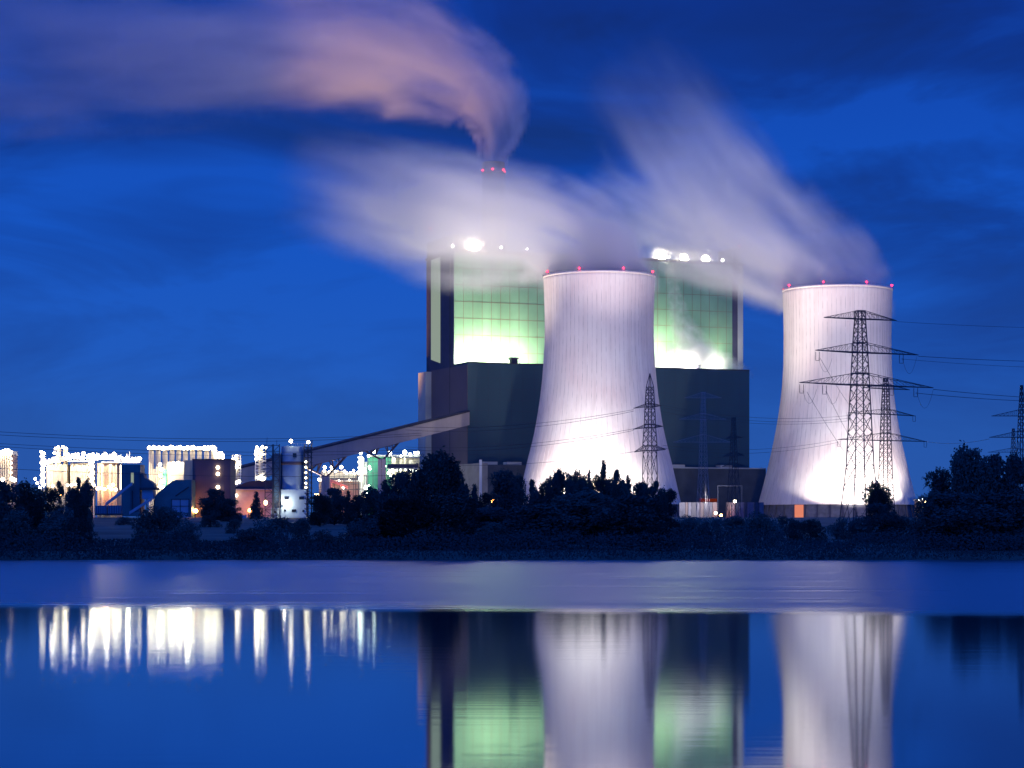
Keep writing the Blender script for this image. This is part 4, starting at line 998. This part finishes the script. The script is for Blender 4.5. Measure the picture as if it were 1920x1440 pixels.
BU = [
 (30, 955, 50, 535, 'big dark bush at the left edge of the shore'), (105, 950, 48, 535, 'big dark bush on the shore below the small red orange lamp'),
 (150, 968, 30, 530, 'dark bush on the shore left of the pale grass strip'), (300, 946, 52, 545, 'great rounded bush on the shore before the curved shed'),
 (345, 975, 30, 530, 'smaller bush right beside the great rounded one'), (478, 985, 42, 530, 'low wide bush below the arched hall'),
 (565, 970, 24, 560, 'pale upright bush below the silo tower'), (612, 992, 30, 530, 'low bush on the shore below the refinery'),
 (680, 970, 36, 535, 'dark bush at the left foot of the great clump'), (440, 972, 18, 700, 'small bush below the low blue wall'),
 (530, 970, 26, 720, 'dark bush at the foot of the silo tower'), (232, 968, 20, 850, 'small bush below the mixing plant'),
 (925, 978, 40, 530, 'dark bush on the shore below the orange lamps'), (1290, 965, 26, 560, 'dark bush below the row of enclosure panels'),
 (1330, 972, 26, 545, 'low bush below the pale pylon'), (1378, 966, 24, 640, 'bush at the foot of the dark narrow pylon'),
 (1425, 957, 34, 560, 'round bush between narrow dark pylon and rear cooling tower'), (1480, 966, 26, 600, 'low bush before the orange glowing base panel'),
 (1520, 972, 30, 580, 'low bush before the left base of the rear tower'), (1568, 968, 24, 620, 'low bush left of the foot of the tallest pylon'),
 (1612, 966, 26, 580, 'bush at the foot of the tallest pylon'), (1690, 966, 24, 590, 'bush right before the base of the rear tower'), (1722, 960, 20, 590, 'bush left of the right bank clump'),
 (1240, 985, 44, 530, 'dark bush on the shore below the pointed pylon'),
]
for (px, top, half, Y, lb) in BU: tree(px, top, half, Y, 'shrub', lb, 'bushes on the far bank')
# continuous undergrowth and reeds that read as one mass
ug = MB(); r = random.Random(5)
for k in range(46000):
    X = r.uniform(-165, 165); Yd = 506.5 + (r.random() ** 1.5) * 45
    n0 = .5 + .5 * mnoise.noise(Vector((X * .045, Yd * .05, 2))) + .25 * mnoise.noise(Vector((X * .17, Yd * .1, 5)))
    px = 960 + X / Yd * F; op_ = .55 if (165 < px < 255 or 355 < px < 475 or 540 < px < 655 or 1470 < px < 1600) else 1
    hmax = max(.6, (2.0 + 4.6 * n0) * op_) * min(1, .35 + (Yd - 506) / 9)
    z = gz(Yd) + hmax * r.random() ** .7; s1 = r.uniform(.18, .42)
    u = Vector((r.gauss(0, 1), r.gauss(0, 1), r.gauss(0, 1.4))).normalized(); v = u.orthogonal().normalized(); p = Vector((X, Yd + shore(X), z))
    i = len(ug.v); ug.v += [tuple(p + u*s1), tuple(p + v*s1*.6), tuple(p - u*s1), tuple(p - v*s1*.6)]; ug.f.append((i, i+1, i+2, i+3))
M['reed'] = mat('dark_reeds', (.016, .042, .046), .95, .2, .3)
tag(ug.build('undergrowth', 'reed'), 'tangled dark undergrowth along the whole far shore', 'undergrowth', kind='stuff')
ug = MB()
for k in range(26000):
    Yd = 560 + r.random() * 330; X = r.uniform(-.245, .245) * Yd
    n0 = .5 + .5 * mnoise.noise(Vector((X * .02, Yd * .008, 9)))
    px = 960 + X / Yd * F
    open_f = .06 if (165 < px < 255 or 355 < px < 475 or 540 < px < 655 or 1470 < px < 1600) else 1
    hmax = (1.2 + 4.2 * n0) * open_f + .25
    if open_f < .1: continue
    z = gz(Yd) + hmax * r.random() ** .7; s1 = r.uniform(.25, .6)
    u = Vector((r.gauss(0, 1), r.gauss(0, 1), r.gauss(0, 1))).normalized(); v = u.orthogonal().normalized(); p = Vector((X, Yd, z))
    i = len(ug.v); ug.v += [tuple(p + u*s1), tuple(p + v*s1*.6), tuple(p - u*s1), tuple(p - v*s1*.6)]; ug.f.append((i, i+1, i+2, i+3))
tag(ug.build('scrub', 'leaf_b'), 'scattered low scrub on the meadow behind the shore', 'scrub', kind='stuff')

# ------------------------------------------------------------------ steam
def steam_material(name, dens, aniso=.38, col=(.97, .965, 1.0)):
    m = bpy.data.materials.new(name); m.use_nodes = True; nt = m.node_tree; nt.nodes.clear()
    at_ = nd(nt, 'ShaderNodeAttribute', attribute_name='density')
    pv_ = nd(nt, 'ShaderNodeVolumePrincipled'); pv_.inputs['Color'].default_value = (*col, 1); pv_.inputs['Anisotropy'].default_value = aniso
    pv_.inputs['Density Attribute'].default_value = ''
    nt.links.new(mth(nt, 'MULTIPLY', at_.outputs['Fac'], dens), pv_.inputs['Density'])
    o = nd(nt, 'ShaderNodeOutputMaterial'); nt.links.new(pv_.outputs[0], o.inputs['Volume'])
    try: m.cycles.volume_sampling = 'MULTIPLE_IMPORTANCE'
    except Exception: pass
    return m
def steam(path, dens, label, voxel=3.0, streak=(7.0, 3.0), contrast=1.0, seed=0.0, edge=(.25, 1.0), material=None):
    """path: (px, row, Y, radius px, density) of the plume's axis; geometry nodes fill a fog volume round it"""
    P = [(at(a_, b_, c_), d_ * c_ / F, e_) for a_, b_, c_, d_, e_ in path]
    pts = []; s = 0
    n = len(P)
    for i in range(n - 1):
        p0, p1, p2, p3 = P[max(i-1, 0)], P[i], P[i+1], P[min(i+2, n-1)]
        K = 36
        for k in range(K if i < n-2 else K+1):
            u = k / K
            def cr_(a, b_, c, d): return .5 * ((2*b_) + (c - a)*u + (2*a - 5*b_ + 4*c - d)*u*u + (3*b_ - a - 3*c + d)*u**3)
            q = Vector([cr_(p0[0][j], p1[0][j], p2[0][j], p3[0][j]) for j in range(3)])
            pts.append((q, p1[1] + (p2[1]-p1[1])*u, p1[2] + (p2[2]-p1[2])*u))
    S_ = [0]
    for a_, b_ in zip(pts, pts[1:]): S_.append(S_[-1] + (a_[0]-b_[0]).length / max(5, a_[1]))
    me = bpy.data.meshes.new('steam_axis'); me.from_pydata([tuple(q[0]) for q in pts], [], [])
    for nm, vals in (('rad', [q[1] for q in pts]), ('den', [q[2] for q in pts]), ('arc', S_)):
        at2 = me.attributes.new(nm, 'FLOAT', 'POINT'); at2.data.foreach_set('value', vals)
    o = bpy.data.objects.new('steam', me); C.objects.link(o)
    tag(o, label, 'steam', kind='stuff')
    mm = material or steam_material('steam_volume', dens); me.materials.append(mm)
    lo = Vector([min(q[0][j] - q[1]*1.05 for q in pts) for j in range(3)]); hi = Vector([max(q[0][j] + q[1]*1.05 for q in pts) for j in range(3)])
    ng = bpy.data.node_groups.new('steam_nodes', 'GeometryNodeTree')
    ng.interface.new_socket('Geometry', in_out='INPUT', socket_type='NodeSocketGeometry'); ng.interface.new_socket('Geometry', in_out='OUTPUT', socket_type='NodeSocketGeometry')
    gi = ng.nodes.new('NodeGroupInput'); go = ng.nodes.new('NodeGroupOutput'); LK = ng.links
    pos = ng.nodes.new('GeometryNodeInputPosition')
    sn = ng.nodes.new('GeometryNodeSampleNearest'); sn.domain = 'POINT'; LK.new(gi.outputs[0], sn.inputs['Geometry']); LK.new(pos.outputs[0], sn.inputs['Sample Position'])
    def samp(attr):
        si = ng.nodes.new('GeometryNodeSampleIndex'); si.domain = 'POINT'
        if attr == 'P':
            si.data_type = 'FLOAT_VECTOR'; pp = ng.nodes.new('GeometryNodeInputPosition'); LK.new(pp.outputs[0], si.inputs['Value'])
        else:
            si.data_type = 'FLOAT'; na = ng.nodes.new('GeometryNodeInputNamedAttribute'); na.data_type = 'FLOAT'; na.inputs['Name'].default_value = attr; LK.new(na.outputs['Attribute'], si.inputs['Value'])
        LK.new(gi.outputs[0], si.inputs['Geometry']); LK.new(sn.outputs['Index'], si.inputs['Index']); return si.outputs[0]
    cp, cr2, cd, cs = samp('P'), samp('rad'), samp('den'), samp('arc')
    def vm(op, a, b_=None, sc=None):
        n_ = ng.nodes.new('ShaderNodeVectorMath'); n_.operation = op; LK.new(a, n_.inputs[0])
        if b_ is not None:
            if isinstance(b_, tuple): n_.inputs[1].default_value = b_
            else: LK.new(b_, n_.inputs[1])
        if sc is not None: LK.new(sc, n_.inputs['Scale'])
        return n_
    off = vm('SUBTRACT', pos.outputs[0], cp).outputs[0]
    inv = mth(ng, 'DIVIDE', 1.0, cr2)
    offn = vm('SCALE', off, sc=inv).outputs[0]
    rr = vm('LENGTH', offn).outputs['Value']
    nz1 = ng.nodes.new('ShaderNodeTexNoise'); nz1.noise_dimensions = '4D'
    LK.new(vm('ADD', offn, (seed, seed*.7, -seed)).outputs[0], nz1.inputs['Vector']); LK.new(mth(ng, 'MULTIPLY', cs, streak[0]/10), nz1.inputs['W'])
    nz1.inputs['Scale'].default_value = streak[1]; nz1.inputs['Detail'].default_value = 3.5; nz1.inputs['Roughness'].default_value = .5
    # wispy rim: noise pushes the edge in and out
    e0 = mth(ng, 'ADD', rr, mth(ng, 'MULTIPLY', mth(ng, 'SUBTRACT', nz1.outputs[0], .5), 1.1 * contrast))
    mr_ = ng.nodes.new('ShaderNodeMapRange'); mr_.interpolation_type = 'SMOOTHERSTEP'
    LK.new(e0, mr_.inputs['Value']); mr_.inputs['From Min'].default_value = edge[1]; mr_.inputs['From Max'].default_value = edge[0]
    mr_.inputs['To Min'].default_value = 0; mr_.inputs['To Max'].default_value = 1
    # force to nothing at r = 1
    mr2 = ng.nodes.new('ShaderNodeMapRange'); mr2.interpolation_type = 'SMOOTHSTEP'; LK.new(rr, mr2.inputs['Value'])
    mr2.inputs['From Min'].default_value = 1.0; mr2.inputs['From Max'].default_value = .82; mr2.inputs['To Min'].default_value = 0; mr2.inputs['To Max'].default_value = 1
    st_ = ng.nodes.new('ShaderNodeMapRange'); LK.new(nz1.outputs[0], st_.inputs['Value']); st_.inputs['From Min'].default_value = .62; st_.inputs['From Max'].default_value = .36
    st_.inputs['To Min'].default_value = .12; st_.inputs['To Max'].default_value = 1.35
    dd = mth(ng, 'MULTIPLY', mth(ng, 'MULTIPLY', mth(ng, 'MULTIPLY', mr_.outputs[0], mr2.outputs[0]), st_.outputs[0]), cd)
    vc = ng.nodes.new('GeometryNodeVolumeCube'); LK.new(dd, vc.inputs['Density'])
    vc.inputs['Min'].default_value = lo; vc.inputs['Max'].default_value = hi
    for j, nm in enumerate(('X', 'Y', 'Z')): vc.inputs['Resolution ' + nm].default_value = max(8, int((hi[j]-lo[j]) / voxel))
    sm_ = ng.nodes.new('GeometryNodeSetMaterial'); sm_.inputs['Material'].default_value = mm
    LK.new(vc.outputs[0], sm_.inputs['Geometry']); LK.new(sm_.outputs[0], go.inputs[0])
    md = o.modifiers.new('steam', 'NODES'); md.node_group = ng
    return o
steam([(1126, 550, 1500, 116, 2.6), (1125, 520, 1500, 120, 2.6), (1092, 470, 1502, 122, 1.8), (1015, 432, 1508, 128, 1.15), (930, 420, 1516, 142, 1.05), (845, 408, 1526, 152, .9), (765, 392, 1536, 150, .65), (695, 372, 1546, 145, .36), (625, 352, 1556, 140, .14), (540, 335, 1566, 130, 0)],
      .056, 'soft white steam drifting left from the front cooling tower over the boiler house', seed=1.3, contrast=.9, edge=(.3, 1.0), streak=(2.2, 2.8), voxel=2.6)
steam([(1572, 580, 1540, 112, 2.6), (1571, 546, 1540, 116, 2.6), (1522, 494, 1543, 126, 1.7), (1445, 450, 1547, 148, 1.05), (1378, 400, 1552, 162, .85), (1320, 335, 1557, 160, .6), (1265, 262, 1563, 150, .28), (1215, 190, 1569, 140, .09), (1160, 110, 1575, 130, 0)],
      .036, 'soft white steam drifting up left from the rear cooling tower', seed=4.1, contrast=1.0, edge=(.3, 1.0), streak=(2.2, 2.7), voxel=2.6)
steam([(925, 322, 1760, 21, 2.6), (926, 290, 1760, 33, 2.6), (932, 255, 1760, 56, 2.0), (928, 215, 1758, 78, 1.5), (900, 170, 1756, 98, 1.3), (830, 130, 1752, 118, 1.15), (740, 95, 1748, 148, 1.05), (620, 80, 1742, 160, .9), (480, 85, 1736, 165, .8), (320, 95, 1728, 170, .66), (150, 100, 1720, 175, .55), (-20, 95, 1710, 180, .45), (-220, 70, 1700, 185, .3), (-420, 60, 1690, 185, 0)],
      .033, 'great smoke plume bending left from the chimney top', voxel=3.0, seed=7.7, streak=(2.4, 3.0), contrast=1.75, edge=(.4, 1.0))
def YR(px, v=-13): return P0.y + sa * pu(px, v) + ca * v
steam([(1312, 690, YR(1312), 48, 1.5), (1305, 668, YR(1305), 50, 1.3), (1290, 635, YR(1290), 38, .8), (1275, 595, YR(1275), 26, .55), (1264, 550, YR(1264), 19, .4), (1258, 500, YR(1258), 18, .1)],
      .11, 'small bright steam jet before the facade of the boiler house between the towers', voxel=1.6, seed=2.2, contrast=.6)
steam([(1240, 690, YR(1250), 26, .8), (1300, 676, YR(1300), 40, 1.1), (1350, 684, YR(1350), 32, 1.0), (1388, 696, YR(1388), 20, .8), (1412, 704, YR(1405), 12, 0)],
      .12, 'low bright steam bank lying on the roof edge between the towers', voxel=1.8, seed=9.2, contrast=.6)
steam([(1500, 575, 1548, 26, 0), (1450, 540, 1552, 58, .7), (1390, 500, 1558, 75, 1.0), (1310, 465, 1566, 85, 1.0), (1230, 425, 1574, 85, .8), (1160, 385, 1582, 80, .4), (1100, 340, 1590, 70, 0)],
      .045, 'thin steam veil hanging before the roof of the boiler house between the towers', voxel=2.6, seed=12.7, contrast=.8, streak=(2.2, 2.8))
steam([(835, 462, YR(840, 2), 10, 0), (865, 461, YR(865, 2), 26, 1), (890, 461, YR(890, 2), 34, 1.3), (920, 463, YR(920, 2), 28, .9), (950, 465, YR(950, 2), 16, 0)],
      .07, 'added steam puffs giving a halo to the floodlights on the left boiler house roof', voxel=1.5, seed=3.3, contrast=.5)  # denser puff added so the lamps get a halo
steam([(1205, 478, YR(1210, 2), 12, 0), (1232, 480, YR(1232, 2), 26, 1), (1283, 483, YR(1283, 2), 28, 1.1), (1325, 486, YR(1325, 2), 27, 1), (1365, 489, YR(1365, 2), 14, 0)],
      .035, 'added steam puffs giving a halo to the row of three floodlights on the right boiler house roof', voxel=1.5, seed=5.3, contrast=.5)  # puff added for the halo of these lamps
# upward floodlights of the plant that light the steam; the last two are added
spot('steam_uplight', (ax(800, 1420), 1420, 16), at(955, 410, 1512), 3300000, (1, .86, .70), 38, .9, 4)
spot('steam_uplight', (ax(800, 1440), 1440, 16), at(800, 420, 1530), 2000000, (1, .86, .70), 60, .9, 4)
spot('steam_uplight', (ax(1440, 1440), 1440, 16), at(1400, 410, 1548), 2100000, (1, .86, .72), 46, .9, 4)
spot('plant_uplight_sodium', (ax(700, 1640), 1640, 20), at(740, 215, 1745), 6400000, (1, .47, .17), 36, .8, 4)
spot('plant_uplight_sodium', (ax(250, 1560), 1560, 20), at(350, 180, 1730), 1100000, (1, .66, .55), 75, .9, 4)
spot('steam_uplight', (ax(1290, 960), 960, 22), at(1150, 415, 1505), 11000000, (1, .82, .80), 13, .9, 4)  # unseen spot added far out to lighten steam over the front tower mouth
spot('steam_uplight', (ax(1745, 960), 960, 22), at(1560, 440, 1545), 9000000, (1, .82, .80), 13, .9, 4)  # same added spot for the mouth of the rear tower
